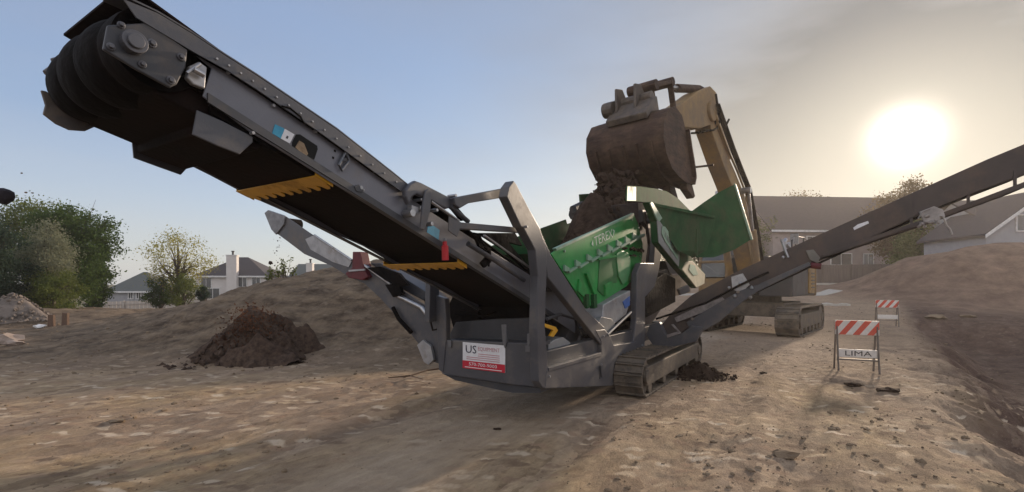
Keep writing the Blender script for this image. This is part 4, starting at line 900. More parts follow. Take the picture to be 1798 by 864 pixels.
mb.prism([EX(1.74,-.56,1.8), EX(1.74,-1.38,1.8), EX(1.73,-1.38,2.3), EX(1.24,-1.38,3.05), EX(1.24,-.56,3.05), EX(1.73,-.56,2.3)], He*.01)
part('cab_window', mb, glass, cab)
mb = MB()
for a, b in ((( .9,1.3,2.3),(.9,1.3,3.05)), ((-.3,1.3,2.55),(-.3,1.3,3.1)), ((-1.6,1.3,2.5),(-1.6,1.3,3.0)), ((.9,1.3,3.05),(-.3,1.3,3.1)), ((-.3,1.3,3.1),(-1.6,1.3,3.0)), ((1.4,1.3,1.9),(1.4,1.3,2.9)), ((1.4,1.3,2.9),(.9,1.3,3.05))):
    mb.tube([EX(*a), EX(*b)], .022, 8)
part('handrail', mb, dkb, exc)
mb = MB(); mb.box(EX(1.3,1.35,2.95), (.05,.22,.32), He, Le); mb.box(EX(.6,1.1,2.5), (.6,.4,.22), He, Le); mb.tube([EX(1.4,1.3,2.7), EX(1.35,1.35,3.0)], .015, 6)
mb.blob(EX(-.2,.9,2.85), .14, .2, 4); mb.tube([EX(-1.0,.6,2.5), EX(-1.0,.6,3.05), EX(-1.15,.6,3.15)], .06, 12)
part('mirror', mb, steel, exc)
# boom: profile in (k, z) with width
def beam_prof(mb, top, bot, w0, w1=None, l=0):
    n = len(top); w1 = w1 or w0
    for i in range(n-1):
        wa = w0+(w1-w0)*i/(n-1); wb = w0+(w1-w0)*(i+1)/(n-1)
        vs = [EX(top[i][0],l+wa/2,top[i][1]), EX(top[i][0],l-wa/2,top[i][1]), EX(bot[i][0],l-wa/2,bot[i][1]), EX(bot[i][0],l+wa/2,bot[i][1]),
              EX(top[i+1][0],l+wb/2,top[i+1][1]), EX(top[i+1][0],l-wb/2,top[i+1][1]), EX(bot[i+1][0],l-wb/2,bot[i+1][1]), EX(bot[i+1][0],l+wb/2,bot[i+1][1])]
        f = [(0,1,5,4),(1,2,6,5),(2,3,7,6),(3,0,4,7)]
        if i == 0: f.append((3,2,1,0))
        if i == n-2: f.append((4,5,6,7))
        mb.add(vs, f)
mb = MB()
top = [(.9,2.0),(1.52,3.05),(2.43,4.3),(3.3,4.85),(4.04,5.25),(5.35,6.1)]
bot = [(1.3,1.7),(2.0,2.65),(2.9,3.85),(3.6,4.4),(4.24,4.82),(5.25,5.62)]
beam_prof(mb, top, bot, .50, .42)
boom = part('boom', mb, catyel, exc, bevel=.025)
mb = MB(); edge = [(a+.0, b+.015) for a, b in top]
for l in (.30, -.30):
    for a, b in zip(top[:-1], top[1:]): mb.beam(EX(a[0],l*.93,a[1]), EX(b[0],l*.93,b[1]), .03, .05, Le)
part('boom_flange', mb, catyel, boom)
mb = MB()
for off in (-.06, 0, .06, .12):
    mb.tube([EX(a-.12-.02*i, .30+off*.6, z+.10+.03*((i*7+int(off*100)) % 3)) for i, (a, z) in enumerate(top)], .026, 8)
part('hydraulic_hose', mb, rubber, boom)
mb = MB()
for l in (.42, -.42): mb.tube([EX(1.5,l,1.5), EX(2.3,l,3.2)], .11, 16)
part('boom_cylinder', mb, catyel, boom, smooth=True)
mb = MB()
for l in (.42, -.42): mb.tube([EX(2.3,l,3.2), EX(2.75,l,4.35)], .05, 12)
mb.tube([EX(2.75,-.5,4.35), EX(2.75,.5,4.35)], .09, 12)
part('boom_piston', mb, steel, boom, smooth=True)
# stick cylinder on top of the boom, stick
mb = MB(); mb.tube([EX(3.2,0,5.3), EX(5.0,0,6.55)], .11, 16); part('stick_cylinder', mb, catyel, boom, smooth=True)
mb = MB(); beam_prof(mb, [(4.95,6.65),(5.35,6.7),(6.1,6.35),(7.2,5.72),(8.45,5.22)], [(4.95,6.2),(5.2,5.75),(6.0,5.45),(7.2,5.2),(8.45,4.92)], .50, .34)
mb.tube([EX(5.3,.30,6.05), EX(5.3,-.30,6.05)], .26, 24)
stick = part('stick', mb, catyel, exc, bevel=.025)
mb = MB()
for l in (-.16,-.05,.06,.17): mb.tube([EX(4.3,l,6.2), EX(4.8,l+.05,5.75), EX(5.1,l+.04,5.62), EX(5.6,l,5.5)], .028, 8)
mb.tube([EX(5.25,.33,6.5), EX(5.1,.36,6.0), EX(4.6,.36,5.8), EX(4.2,.33,6.1)], .03, 8)
part('hose_loop', mb, rubber, stick)
mb = MB(); mb.tube([EX(5.55,0,6.62), EX(6.95,0,6.22)], .10, 16); mb.beam(EX(5.5,0,6.2), EX(5.55,0,6.66), .22, .2, Le); part('bucket_cylinder', mb, rust, stick, smooth=True)
mb = MB(); mb.tube([EX(6.9,0,6.235), EX(7.85,0,6.02)], .05, 12); part('bucket_piston', mb, steel, stick, smooth=True)
mb = MB()
for l in (-.22, .22): mb.beam(EX(7.85,l,6.02), EX(7.6,l,5.3), .06, .12, Le); mb.beam(EX(7.85,l,6.02), EX(8.72,l,5.68), .07, .14, Le)
mb.tube([EX(7.85,-.30,6.02), EX(7.85,.30,6.02)], .10, 14); mb.tube([EX(8.72,-.32,5.68), EX(8.72,.32,5.68)], .11, 14); mb.tube([EX(8.4,-.3,5.08), EX(8.4,.3,5.08)], .12, 14)
mb.tube([EX(7.6,-.27,5.3), EX(7.6,.27,5.3)], .07, 12)
link = part('bucket_linkage', mb, rust, stick, bevel=.01)
def BX(k, l, z):
    k, z = 8.3+(k-8.0)*.85, 3.52+(z-3.58)*.82; a_ = R(13); dk, dz_ = k-8.75, z-4.4
    return EX(8.78+dk*math.cos(a_)+dz_*math.sin(a_), l*.88-.12, 4.40-dk*math.sin(a_)+dz_*math.cos(a_))
# quick coupler + bucket (curved shell open towards the machine's body)
bk = [(8.02,5.30),(8.38,5.50),(8.80,5.42),(9.10,5.14),(9.20,4.78),(9.12,4.40),(8.88,4.05),(8.52,3.82),(8.12,3.66),(7.80,3.58)]
cut = [(8.02,5.30),(7.86,4.95),(7.80,4.55),(7.70,4.10),(7.66,3.75),(7.80,3.58)]
wB = .98; mb = MB()
def sub(p, f): q_ = []; 
import itertools
cen = (8.45, 4.55)
nW = 14
def shell_pt(i, l, inner):
    k, z = bk[i]; d = Vector((k-cen[0], z-cen[1])); d.normalize(); o = -.03 if inner else 0
    wob = .012*math.sin(i*2.3+l*9)+.008*math.sin(l*17+i)
    return BX(k+d.x*(o+wob), l, z+d.y*(o+wob))
vs = []; fs = []
for inner in (0, 1):
    for i in range(len(bk)):
        for j in range(nW+1): vs.append(shell_pt(i, -wB+2*wB*j/nW, inner))
M_ = len(bk)*(nW+1)
for inner in (0, 1):
    for i in range(len(bk)-1):
        for j in range(nW): a = inner*M_+i*(nW+1)+j; fs.append((a, a+1, a+nW+2, a+nW+1))
for j in range(nW):
    for i in (0, len(bk)-1): a = i*(nW+1)+j; fs.append((a, a+1, a+1+M_, a+M_))
mb.add(vs, fs)
side = bk+cut[::-1][1:-1]
for l in (wB, -wB+.035): mb.prism([BX(k, l, z) for k, z in side], -Le*.035)
bucket = part('bucket', mb, rust, exc, smooth=True)
mb = MB()
for l in (-.7,-.35,0,.35,.7):     # wear strips along the shell
    for i in range(4, len(bk)-1): a, b = bk[i], bk[i+1]; mb.beam(BX(a[0]+.02,l,a[1]-.02), BX(b[0]+.02,l,b[1]-.02), .10, .03, Le)
for l in (wB, -wB): 
    for a, b in zip(cut[1:-1], cut[2:]): mb.beam(BX(a[0],l,a[1]), BX(b[0],l,b[1]), .05, .16, Le)
part('wear_strip', mb, rust, bucket, bevel=.006, sizes=[len(bk)-5]*5+[len(cut)-2]*2)
for j in range(5):
    l = -.86+j*.43; mb = MB(); a = BX(7.86,l,3.60); 
    mb.prism([a-Le*.08+He*.16+Z*.08, a-Le*.08-He*.14+Z*.06, a-Le*.06-He*.30-Z*.22, a-Le*.06-He*.20-Z*.28, a-Le*.08+He*.10-Z*.12], Le*.16)
    part('bucket_tooth', mb, rust, bucket, bevel=.015)
mb = MB()
for l in (-.24, .24): mb.prism([BX(7.95,l,5.28), BX(8.0,l,5.62), BX(8.4,l,6.22), BX(8.7,l,6.22), BX(8.85,l,5.45), BX(8.5,l,5.44)], -Le*.06)
mb.prism([BX(8.3,-.45,5.5), BX(8.75,-.45,5.45), BX(9.0,-.45,5.3), BX(9.05,-.45,5.45), BX(8.6,-.45,5.8), BX(8.35,-.45,5.85)], Le*.9)
mb.tube([BX(8.72,-.62,5.75), BX(8.72,-.35,5.75)], .16, 14); mb.tube([BX(8.45,-.5,5.85), BX(8.45,.5,5.85)], .12, 12)
part('quick_coupler', mb, mat('coupler_grey', (.12,.10,.085), (.065,.052,.045), 6, .55, .2, dirt=DUST, dirt_amt=.4), bucket, bevel=.02)
mb = MB(); mb.tube([BX(7.62,wB,4.0), BX(7.5,wB+.45,3.98)], .022, 8); part('side_pin', mb, rust, bucket)

# ================================================================== BARRICADES
def barricade(label, loc, rz, s=1.0, letters=True):
    t = thing('barricade', label, 'barricade', loc, rz, 'striped barricades')
    t.scale = (s, s, s)
    mb = MB()
    for x in (-.32, .32):
        for y0 in (-.18, .18): mb.beam((x, y0, 0), (x, y0*.12, .97), .04, .025, Vector((1,0,0)))
    part('leg', mb, bpost, t, world=False, bevel=.003, sizes=[1]*4)
    mb = MB(); mb.box((0,-.10,.24), (.66,.03,.03)); part('crossbar', mb, bpost, t, world=False)
    mb = MB(); mb.box((0,-.045,.84), (.70,.02,.27)); pn = part('striped_panel', mb, bwhite, t, world=False, bevel=.003)
    mb = MB(); x = -.52
    while x < .36:
        P = [(x,.706),(x+.11,.706),(x+.11+.20,.974),(x+.20,.974)]
        def clipx(P, lim, sg):
            out = []
            for i in range(len(P)):
                a, b = P[i], P[(i+1) % len(P)]; ia, ib = sg*(a[0]-lim) <= 0, sg*(b[0]-lim) <= 0
                if ia: out.append(a)
                if ia != ib: f = (lim-a[0])/(b[0]-a[0]); out.append((lim, a[1]+f*(b[1]-a[1])))
            return out
        P = clipx(clipx(P, .348, 1), -.348, -1)
        if len(P) > 2: mb.prism([(a, -.0565, b) for a, b in P], (0,-.002,0))
        x += .225
    part('stripe', mb, orange, pn, world=False)
    mb = MB(); mb.box((0,-.10,.36), (.66,.02,.15)); nb = part('name_board', mb, bwhite, t, world=False, bevel=.003)
    if letters:
        mb = MB(); text_mb(mb, 'LIMA', (-.20,-.1115,.315), (1,0,0), (0,0,1), .09, .42, .001, Vector((0,-1,0))); part('lettering', mb, mat('black_letters', (.04,.035,.035), None, 5, .7), nb, world=False)
    return t
barricade('red and white striped barricade with a name board, the nearer one beside the trench', (6.22, 8.75, TZ(6.22,8.75)), R(-22), .95)
x_, y_ = (1557-CX)/FPX*14.4, 14.4
barricade('red and white striped barricade further back towards the house fence', (x_, y_, 1.6-(556-HZ)/FPX*14.4-.29), R(-25), .80, False)

# ================================================================== HEAPS, STAKES, LITTER
def gpos(u, v, z=0): 
    D = FPX*(EYE-z)/(v-HZ); return Vector(((u-CX)/FPX*D, D, z))
p = gpos(1240,668); heap('soil_pile', (p.x, p.y+.35, 0), .52, .42, .24, soil, 'small cone of dark fine soil on the ground beside the near crawler track', 'soil pile', 11, .1)
xq, yq = (455-CX)/FPX*9.9, 9.9
heap('soil_pile', (xq-.06, yq, TZ(xq,yq)-.20), 1.5, 1.0, .98, rsoil, 'reddish brown rough heap of soil and roots at the foot of the spoil hill', 'soil pile', 13, .42, cone=.1, n=110)
# dead leaves and roots on that heap
def leafmass(name, pts, n, size, m, parent=None, seed=0):
    r_ = np.random.default_rng(seed); P = np.array(pts)[r_.integers(0, len(pts), n)]+0
    return P
xq2, yq2 = (36-CX)/FPX*18, 18
heap('soil_pile', (xq2-.3, yq2, TZ(xq2,yq2)-.1), 1.5, 1.1, .95, mat('grey_brown_soil', (.20,.165,.14), (.11,.09,.075), 3, .95, 0, .7, 14), 'smooth grey brown mound of soil at the left edge under the trees', 'soil pile', 17, .12)
def scatter_leaves(name, label, centers, n, size, m, spread, seed, kind=None, cat=None):
    r_ = np.random.default_rng(seed); c = np.array(centers)[r_.integers(0, len(centers), n)]+r_.normal(0, 1, (n,3))*spread
    v, f = leafquads(c, size, r_); me = bpy.data.meshes.new(name); me.from_pydata(v.tolist(), [], f.tolist()); me.materials.append(m)
    o = bpy.data.objects.new(name, me); COL.objects.link(o); tag(o, label, cat, kind=kind); return o
def leafquads(c, size, r_, up=.0):
    n = len(c); a = r_.normal(0, 1, (n,3)); a /= np.linalg.norm(a, axis=1, keepdims=True); b = r_.normal(0, 1, (n,3)); b -= a*(a*b).sum(1, keepdims=True); b /= np.linalg.norm(b, axis=1, keepdims=True)
    s = size*(.55+.9*r_.random((n,1))); a = a*s; b = b*s*.62
    v = np.stack([c-a, c+b*.9, c+a, c-b*.9], 1).reshape(-1, 3); f = np.arange(4*n).reshape(n, 4); return v, f
cc = [(xq-.05+.6*math.cos(k)*random.random(), yq-.25+.4*math.sin(k)*random.random(), TZ(xq,yq)+.1+.75*random.random()**2) for k in range(60)]
scatter_leaves('dead_leaves', 'dry reddish leaves and roots caught in the rough soil heap', cc, 2600, .024, leaf_dry, .10, 5, kind='stuff')
for i, (u, vt, vb, lab) in enumerate(((91,553,584,'dark wooden stake stuck in the dirt left of the other'), (114,550,582,'dark wooden stake stuck in the dirt right of the other'))):
    D = 17.0; p0 = PD(u, vb, D); p1 = PD(u+(1 if i else -1), vt, D); mb = MB(); z0 = TZ(p0.x, p0.y)
    mb.prism([p0+Vector((-.11,-.05,min(0,z0-p0.z)-.1)), p0+Vector((.11,-.05,min(0,z0-p0.z)-.1)), p1+Vector((.10,-.05,0)), p1+Vector((-.08,-.05,.02))], Vector((0,.1,0)))
    tag(part('wooden_stake', mb, wood, bevel=.012), lab, 'stake', 'wooden stakes')
D = 16.6; p = PD(70,587,D); mb = MB(); mb.blob((p.x, p.y, TZ(p.x,p.y)+.06), .14, .3, 3, 2, (1.2,1,.5)); tag(part('plastic_bag', mb, trim), 'crumpled white plastic bag on the dirt beside the wooden stakes', 'plastic bag')
for i, (u, v, r, lab) in enumerate(((12,598,.26,'pale broken rock at the left edge, the biggest'), (26,603,.14,'pale broken rock right of the biggest one at the left edge'))):
    p = gpos(u, v+6); mb = MB(); mb.blob((p.x, p.y, TZ(p.x,p.y)+r*.3), r, .3, 40+i, 2, (1.3,1,.6)); tag(part('rock', mb, mat('pale_rock', (.34,.27,.22), (.22,.17,.14), 4, .9, 0, .5, 20)), lab, 'rock', 'rocks on the dirt')
for i, (u, v, r, lab) in enumerate(((873,754,.03,'small dark stone on the dirt lane'), (1340,655,.05,'dark round stone right of the small soil cone'), (204,742,.06,'pale stone on the rough ground at the left'),
        (1380,800,.08,'pale flat slab of rock in the right foreground'), (1560,690,.10,'dark rock near the trench edge'), (1500,682,.09,'flat dark slab under the near barricade'), (1700,545,.22,'pale slab on the far edge of the trench'), (1645,543,.28,'pale slab on the far edge of the trench, the left one'))):
    p = gpos(u, v) if v > 560 else PD(u, v, 20); mb = MB(); mb.blob((p.x, p.y, TZ(p.x,p.y)+r*.25), r, .3, 60+i, 2, (1.5,.9,.4)); tag(part('rock', mb, [clod, soil][('dark' in lab)*1]), lab, 'rock', 'rocks on the dirt')
mb = MB(); bpts = [gpos(682,671), gpos(720,668), gpos(750,660), gpos(778,655)]; mb.tube([Vector((q.x, q.y, TZ(q.x,q.y)+.05+.02*i)) for i, q in enumerate(bpts)], [.008,.014,.014,.02], 7)
mb.tube([Vector((q.x, q.y, TZ(q.x,q.y)+.07)) for q in (bpts[1], gpos(742,676))], [.010,.005], 6)
tag(part('dead_branch', mb, wood), 'thin dead branch lying on the dirt left of the machine', 'branch')
# loose clods and stones over the site
def clods():
    r_ = np.random.default_rng(5); bm = bmesh.new(); bmesh.ops.create_icosphere(bm, subdivisions=1, radius=1); bv = np.array([v.co[:] for v in bm.verts]); bf = np.array([[v.index for v in f.verts] for f in bm.faces]); bm.free()
    n = 9000; d = 2.2+22*r_.random(n)**1.6; u = r_.uniform(-1.15, 1.15, n); x = u*d; y = d
    w = x*B.x+y*B.y; s_ = x*A.x+y*A.y
    dens = .15+.85*(vnoise(x*.9, y*.9, 77) > .02); dens = np.where((np.abs(w+3.2) < 1.2) & (y < 9), .10, dens)
    keep = (r_.random(n) < dens) & ~((s_ > 6) & (s_ < 10.6) & (np.abs(w+3.2) < 1.4)); x, y = x[keep], y[keep]; n = len(x)
    z = terrain(x, y); r = .004+.026*r_.random(n)**7+.0012*y*r_.random(n)
    v = bv[None]*(1+r_.uniform(-.3,.3,(n,len(bv),1)))*(r[:,None]*r_.uniform(.7,1.5,(n,3)))[:,None,:]; v[:,:,2] *= .6
    v += np.stack([x, y, z+r*.15], 1)[:,None,:]
    f = bf[None]+np.arange(n)[:,None,None]*len(bv)
    me = bpy.data.meshes.new('loose_clods'); me.from_pydata(v.reshape(-1,3).tolist(), [], f.reshape(-1,3).tolist()); me.materials.append(clod)
    o = bpy.data.objects.new('loose_clods', me); COL.objects.link(o); tag(o, 'loose clods and small stones strewn over the dirt', None, kind='stuff')
clods()

# ================================================================== TREES
def tree(name, label, cat, base, H, rx, rz, czf, nclump, per, leaf, m, seed, group=None, ry=None, gap=.0, trunk=.12, low=.0, spread=.26, limbs=14, splay=0):
    ry = ry or rx; base = Vector(base); r_ = np.random.default_rng(seed); rr = random.Random(seed); leaf *= .78; per = int(per*1.7)
    root = thing(name, label, cat, base, 0, group)
    cz = H*czf; cl = []
    while len(cl) < nclump:
        p = r_.uniform(-1, 1, 3); q_ = np.linalg.norm(p)
        if q_ > 1 or (q_ < .45 and r_.random() < .6): continue
        edge = 1+.22*math.sin(3*math.atan2(p[1], p[0])+seed)+.12*math.sin(7*p[2]+seed*2)
        tap = 1-splay*max(0, p[2])
        cl.append((p[0]*rx*.86*edge*tap, p[1]*ry*.86*edge*tap, cz+p[2]*rz*.9))
    cl = np.array(cl); cl = cl[cl[:,2] > low]
    c = cl[r_.integers(0, len(cl), nclump*per)]; sz = rx*spread
    c = c+r_.normal(0, 1, c.shape)*np.array([sz, sz, sz*.8])*.55
    c = c[c[:,2] > low*.5]
    v, f = leafquads(c, leaf, r_)
    me = bpy.data.meshes.new('crown'); me.from_pydata(v.tolist(), [], f.tolist()); me.materials.append(m)
    o = bpy.data.objects.new('crown', me); COL.objects.link(o); o.parent = root
    mb = MB(); th = max(cz-rz*.2, H*.3); mb.tube([(0,0,-.3), (.03*H*.1,0,th*.5), (0,.02,th), (0,0,min(H*.92, cz+rz*.6))], [trunk*1.25, trunk, trunk*.75, trunk*.15], 10)
    for k in range(limbs):
        e = cl[rr.randrange(len(cl))]; z0 = th*rr.uniform(.45,1.0); mid = Vector((e[0]*.5+rr.uniform(-.1,.1), e[1]*.5, (z0+e[2])*.5+.1*rz))
        mb.tube([(0,0,z0), mid, Vector(e)*1.0], [trunk*.42, trunk*.25, trunk*.06], 6)
        e2 = Vector(e)+Vector((rr.uniform(-.3,.3)*rx, rr.uniform(-.3,.3)*rx, rr.uniform(.05,.35)*rz)); mb.tube([mid, e2], [trunk*.16, trunk*.03], 5)
    part('trunk', mb, barkm, root, world=False)
    return root
def tb(u, D, z=None): x = (u-CX)/FPX*D; return (x, D, TZ(x, D) if z is None else z)
def ztop(v, D): return EYE+(HZ-v)/FPX*D
def treeat(name, label, u, D, vtop, wpx, vbot, *a, **k):
    b = tb(u, D); zt = ztop(vtop, D); zb = ztop(vbot, D); H = zt-b[2]; rz_ = (zt-zb)/2
    return tree(name, label, 'tree' if 'shrub' not in name and 'weed' not in name else 'shrub', b, H, wpx/2/FPX*D, rz_, ((zt+zb)/2-b[2])/H, *a, low=max(.1, zb-b[2]-.2), **k)
treeat('leafy_tree', 'large dark green broad tree, right one of the left tree group', 122, 27, 347, 138, 560, 150, 130, .085, leaf_dark, 1, group='trees at the left', spread=.24, trunk=.2)
treeat('leafy_tree', 'dark green dense tree beside the pale house, lower right of the left group', 165, 30, 405, 64, 565, 80, 110, .08, leaf_dark, 9, group='trees at the left', spread=.26, trunk=.15)
treeat('leafy_tree', 'tall olive tree top behind the grey green one at the left', 60, 30, 348, 130, 480, 110, 80, .09, leaf_mid, 2, group='trees at the left', spread=.28, trunk=.18)
treeat('willow_tree', 'soft grey green feathery tree in the middle of the left tree group', 78, 23, 385, 100, 555, 110, 130, .05, leaf_grey, 3, group='trees at the left', spread=.30, splay=.2)
treeat('leafy_shrub', 'mid green bush at the foot of the grey green tree', 92, 22, 470, 80, 560, 60, 100, .05, leaf_mid, 4, group='shrubs')
treeat('conifer_tree', 'very dark blue green tree cut by the left edge', -12, 21, 372, 110, 570, 120, 110, .06, leaf_blue, 5, group='trees at the left', splay=.4, spread=.3)
treeat('young_tree', 'airy yellow green tree in front of the pale house', 312, 34, 404, 108, 516, 60, 55, .075, leaf_yel, 6, gap=.3, spread=.30, limbs=30, trunk=.13)
treeat('leafy_shrub', 'dark green shrub under the yellow green tree', 322, 33, 478, 60, 545, 46, 80, .06, leaf_mid, 7, group='shrubs')
treeat('leafy_shrub', 'dark green shrub left of the yellow green tree', 282, 33.5, 484, 46, 545, 40, 80, .06, leaf_dark, 8, group='shrubs')
treeat('conifer_shrub', 'tiny dark pointed evergreen on the slope below the chimney house', 357, 27, 499, 20, 530, 24, 60, .04, leaf_blue, 10, group='shrubs', splay=.9, spread=.4)
treeat('bare_tree', 'round hazy tree behind the large roof at the right', 1400, 62, 345, 105, 395, 60, 50, .13, leaf_brn, 11, group='trees at the right', spread=.3, limbs=40)
treeat('leafy_tree', 'tall tree right under the sun behind the raised side conveyor', 1592, 46, 312, 105, 470, 110, 100, .13, leaf_brn, 12, group='trees at the right', spread=.26, trunk=.2)
treeat('leafy_tree', 'broad dark tree low behind the raised side conveyor beside the fence', 1612, 43, 385, 90, 500, 60, 100, .12, leaf_mid, 13, group='trees at the right')
treeat('leafy_tree', 'green tree right behind the excavator boom', 1340, 52, 372, 70, 500, 60, 90, .12, leaf_mid, 14, group='trees at the right')
treeat('leafy_tree', 'brownish tree seen between the hopper and the excavator', 1270, 48, 400, 110, 500, 70, 80, .12, leaf_brn, 15, group='trees at the right')
treeat('leafy_tree', 'low brown tree partly hidden by the green hopper', 1190, 50, 425, 100, 505, 60, 80, .12, leaf_brn, 16, group='trees at the right')
# weeds on the ridge of the spoil hill
for i, (u, hpx, lab) in enumerate(((470,14,'low leafy weed at the left end of the ridge'), (478,26,'broad leafy weed on the ridge, second from the left'), (489,22,'leafy weed on the ridge in the middle of the row'), (497,30,'leafy weed on the ridge right of the middle'), (503,40,'tallest thin weed on the ridge'), (512,18,'short round weed at the right end of the ridge'))):
    D = 15.0; x = (u-CX)/FPX*D; z0 = TZ(x, D); h = hpx/FPX*D; w = thing('weed', lab, 'weed', (x, D, z0), 0, 'weeds on the ridge')
    rr = random.Random(i); mb = MB(); tips = []
    for k in range(5):
        e = Vector((rr.uniform(-.14,.14), rr.uniform(-.14,.14), h*rr.uniform(.6,1))); mb.tube([(0,0,-.05), e*.5+Vector((0,0,.03)), e], [.008,.006,.003], 5); tips += [e*f for f in (.35,.5,.65,.8,.9,1)]
    part('stem', mb, barkm, w, world=False)
    r_ = np.random.default_rng(i); c = np.array(tips)[r_.integers(0, len(tips), 70)]+r_.normal(0,.035,(70,3)); v, f = leafquads(c, .035, r_)
    mb = MB(); mb.v = [tuple(q) for q in v]; mb.f = [tuple(q) for q in f]; mb.m = [0]*len(mb.f); part('foliage', mb, leaf_mid, w, world=False)

# ================================================================== HOUSES
def house(name, label, loc, rz, w, d, eave, ridge, kind, wallm, roofm_, wins=(), ov=.35, chim=None, group='houses'):
    t = thing(name, label, 'house', loc, rz, group)
    mb = MB(); x, y = w/2, d/2
    if kind == 'gable_front': mb.prism([(-x,-y,-.5),(x,-y,-.5),(x,-y,eave),(0,-y,ridge),(-x,-y,eave)], (0,d,0))
    elif kind == 'gable_side': mb.prism([(-x,-y,-.5),(-x,y,-.5),(-x,y,eave),(-x,0,ridge-.02),(-x,-y,eave)], (w,0,0))
    else: mb.box((0,0,eave/2-.25), (w,d,eave+.5))
    part('wall', mb, wallm, t, world=False)
    mb = MB(); X, Y = x+ov, y+ov; th = .16
    if kind == 'hip':
        rl = max(w-d, .5)/2; e = eave-.05
        vs = [(-X,-Y,e),(X,-Y,e),(X,Y,e),(-X,Y,e),(-rl,0,ridge),(rl,0,ridge)]
        mb.add(vs, [(0,1,5,4),(1,2,5),(2,3,4,5),(3,0,4),(3,2,1,0)])
    elif kind == 'gable_side':
        k = (ridge-eave)/y; e = eave-k*ov
        for sg_ in (-1, 1): mb.prism([(-X,sg_*Y,e+.03),(X,sg_*Y,e+.03),(X,0,ridge+.03),(-X,0,ridge+.03)], (0,0,th))
    else:
        k = (ridge-eave)/x; e = eave-k*ov
        for sg_ in (-1, 1): mb.prism([(sg_*X,-Y,e+.03),(sg_*X,Y,e+.03),(0,Y,ridge+.03),(0,-Y,ridge+.03)], (0,0,th))
    rf = part('roof', mb, roofm_, t, world=False)
    mb = MB()
    if kind != 'gable_front': mb.box((0,-Y-.02,eave-.12), (2*X,.06,.2))
    else:
        for sg_ in (-1, 1): mb.prism([(sg_*X,-Y-.05,e-.12),(0,-Y-.05,ridge-.12),(0,-Y-.05,ridge+.12),(sg_*X,-Y-.05,e+.12)], (0,.05,0))
    part('gutter', mb, trim, rf, world=False)
    for (cx, z, ww, hh) in wins:
        mb = MB(); f = .09
        mb.box((cx,-y-.03,z+hh/2), (ww+2*f,.08,f)); mb.box((cx,-y-.03,z-hh/2), (ww+2*f,.10,f))
        for sx in (-1, 1): mb.box((cx+sx*(ww/2+f/2),-y-.03,z), (f,.08,hh))
        mb.box((cx,-y-.025,z), (.05,.05,hh))
        wn = part('window', mb, trim, t, world=False)
        mb = MB(); mb.box((cx,-y-.006,z), (ww,.02,hh)); part('pane', mb, hglass, wn, world=False)
    if chim:
        cx, cw, ct = chim; mb = MB(); mb.box((cx,-y-.35,ct/2-.3), (cw,.7,ct+.6)); ch = part('chimney', mb, siding, t, world=False, bevel=.02)
        mb = MB(); mb.box((cx,-y-.35,ct+.04), (cw+.14,.84,.10)); part('chimney_cap', mb, trim, ch, world=False)
        mb = MB(); mb.tube([(cx+.05,-y-.35,ct+.05),(cx+.05,-y-.35,ct+.55)], .13, 10); mb.tube([(cx+.05,-y-.35,ct+.5),(cx+.05,-y-.35,ct+.62)], .2, 10); part('flue', mb, grey2, ch, world=False)
    return t
def hz(v, D): return ztop(v, D)
# chimney house on the left
D = 62; x0 = (398-CX)/FPX*D; gz0 = TZ(x0, D); z_ = lambda v: hz(v, D)-gz0
house('two_storey_house', 'pale two storey house with a tall white chimney and dark hipped roof', (x0, D+4, gz0), R(6), 8.6, 7.5, z_(484), z_(455)+.45, 'hip', siding, roofm,
      [(1.45, z_(495), .95, 1.3), (3.1, z_(495), .95, 1.3), (-3.0, z_(497), 1.2, 1.3), (-2.2, z_(517), 1.6, 1.6)], chim=(.35, 1.25, z_(449)))
D = 58; x0 = (222-CX)/FPX*D; gz0 = TZ(x0, D)
house('grey_bungalow', 'low grey green roofed house behind the dark trees at the left', (x0, D+3, gz0), R(4), 5.2, 5.4, hz(511,D)-gz0, hz(481,D)-gz0+.3, 'hip', greysid, roofm2,
      [(.1, hz(519,D)-gz0, .45, .8), (1.0, hz(519,D)-gz0, .45, .8), (1.9, hz(519,D)-gz0, .45, .8)])
D = 64; x0 = (565-CX)/FPX*D; gz0 = TZ(x0, D)
house('grey_house', 'dark roof showing above the ridge of the spoil hill', (x0, D+4, gz0), R(0), 9, 7, hz(490,D)-gz0, hz(464,D)-gz0, 'gable_side', greysid, roofm2, [], chim=(-1.6, .8, hz(463,D)-gz0))
D = 66; x0 = (526-CX)/FPX*D
house('grey_house', 'small lower roof at the left of the dark roof above the ridge', (x0, D+4, gz0), R(0), 4, 5, hz(492,D)-gz0, hz(477,D)-gz0, 'gable_side', greysid, roofm2, [])
# right: big roof
D = 50; x0 = (1495-CX)/FPX*D; gz0 = TZ(x0, D); 
house('two_storey_house', 'wide mauve house with a long dark roof behind the raised side conveyor', (x0, D+5, gz0), R(4), 17.0, 9, hz(404,D)-gz0, hz(354,D)-gz0+1.2, 'gable_side', brick, roofm,
      [(-1.1, hz(455,D)-gz0, 2.2, 1.2), (1.9, hz(457,D)-gz0, 1.0, 1.4), (3.4, hz(430,D)-gz0, 1.1, 1.2), (-4.2, hz(425,D)-gz0, 1.2, 1.2)])
D = 34; x0 = (1722-CX)/FPX*D; gz0 = TZ(x0, D)
rh = house('grey_house', 'grey sided house with a pale gable end at the right edge', (x0+4.9, D+3, gz0), R(-6), 7.6, 6, hz(408,D)-gz0, hz(335,D)-gz0, 'gable_front', greysid, roofm,
      [(-1.2, hz(391,D)-gz0, 1.3, 1.15)])
D = 33; x0 = (1812-CX)/FPX*D
house('grey_house', 'taller dark roofed house wing cut by the right edge', (x0+4.2, D+7, gz0), R(-6), 6.0, 6, hz(370,D)-gz0, hz(325,D)-gz0, 'gable_side', greysid, roofm,
      [(-1.6, hz(392,D)-gz0, 1.2, 1.0)])

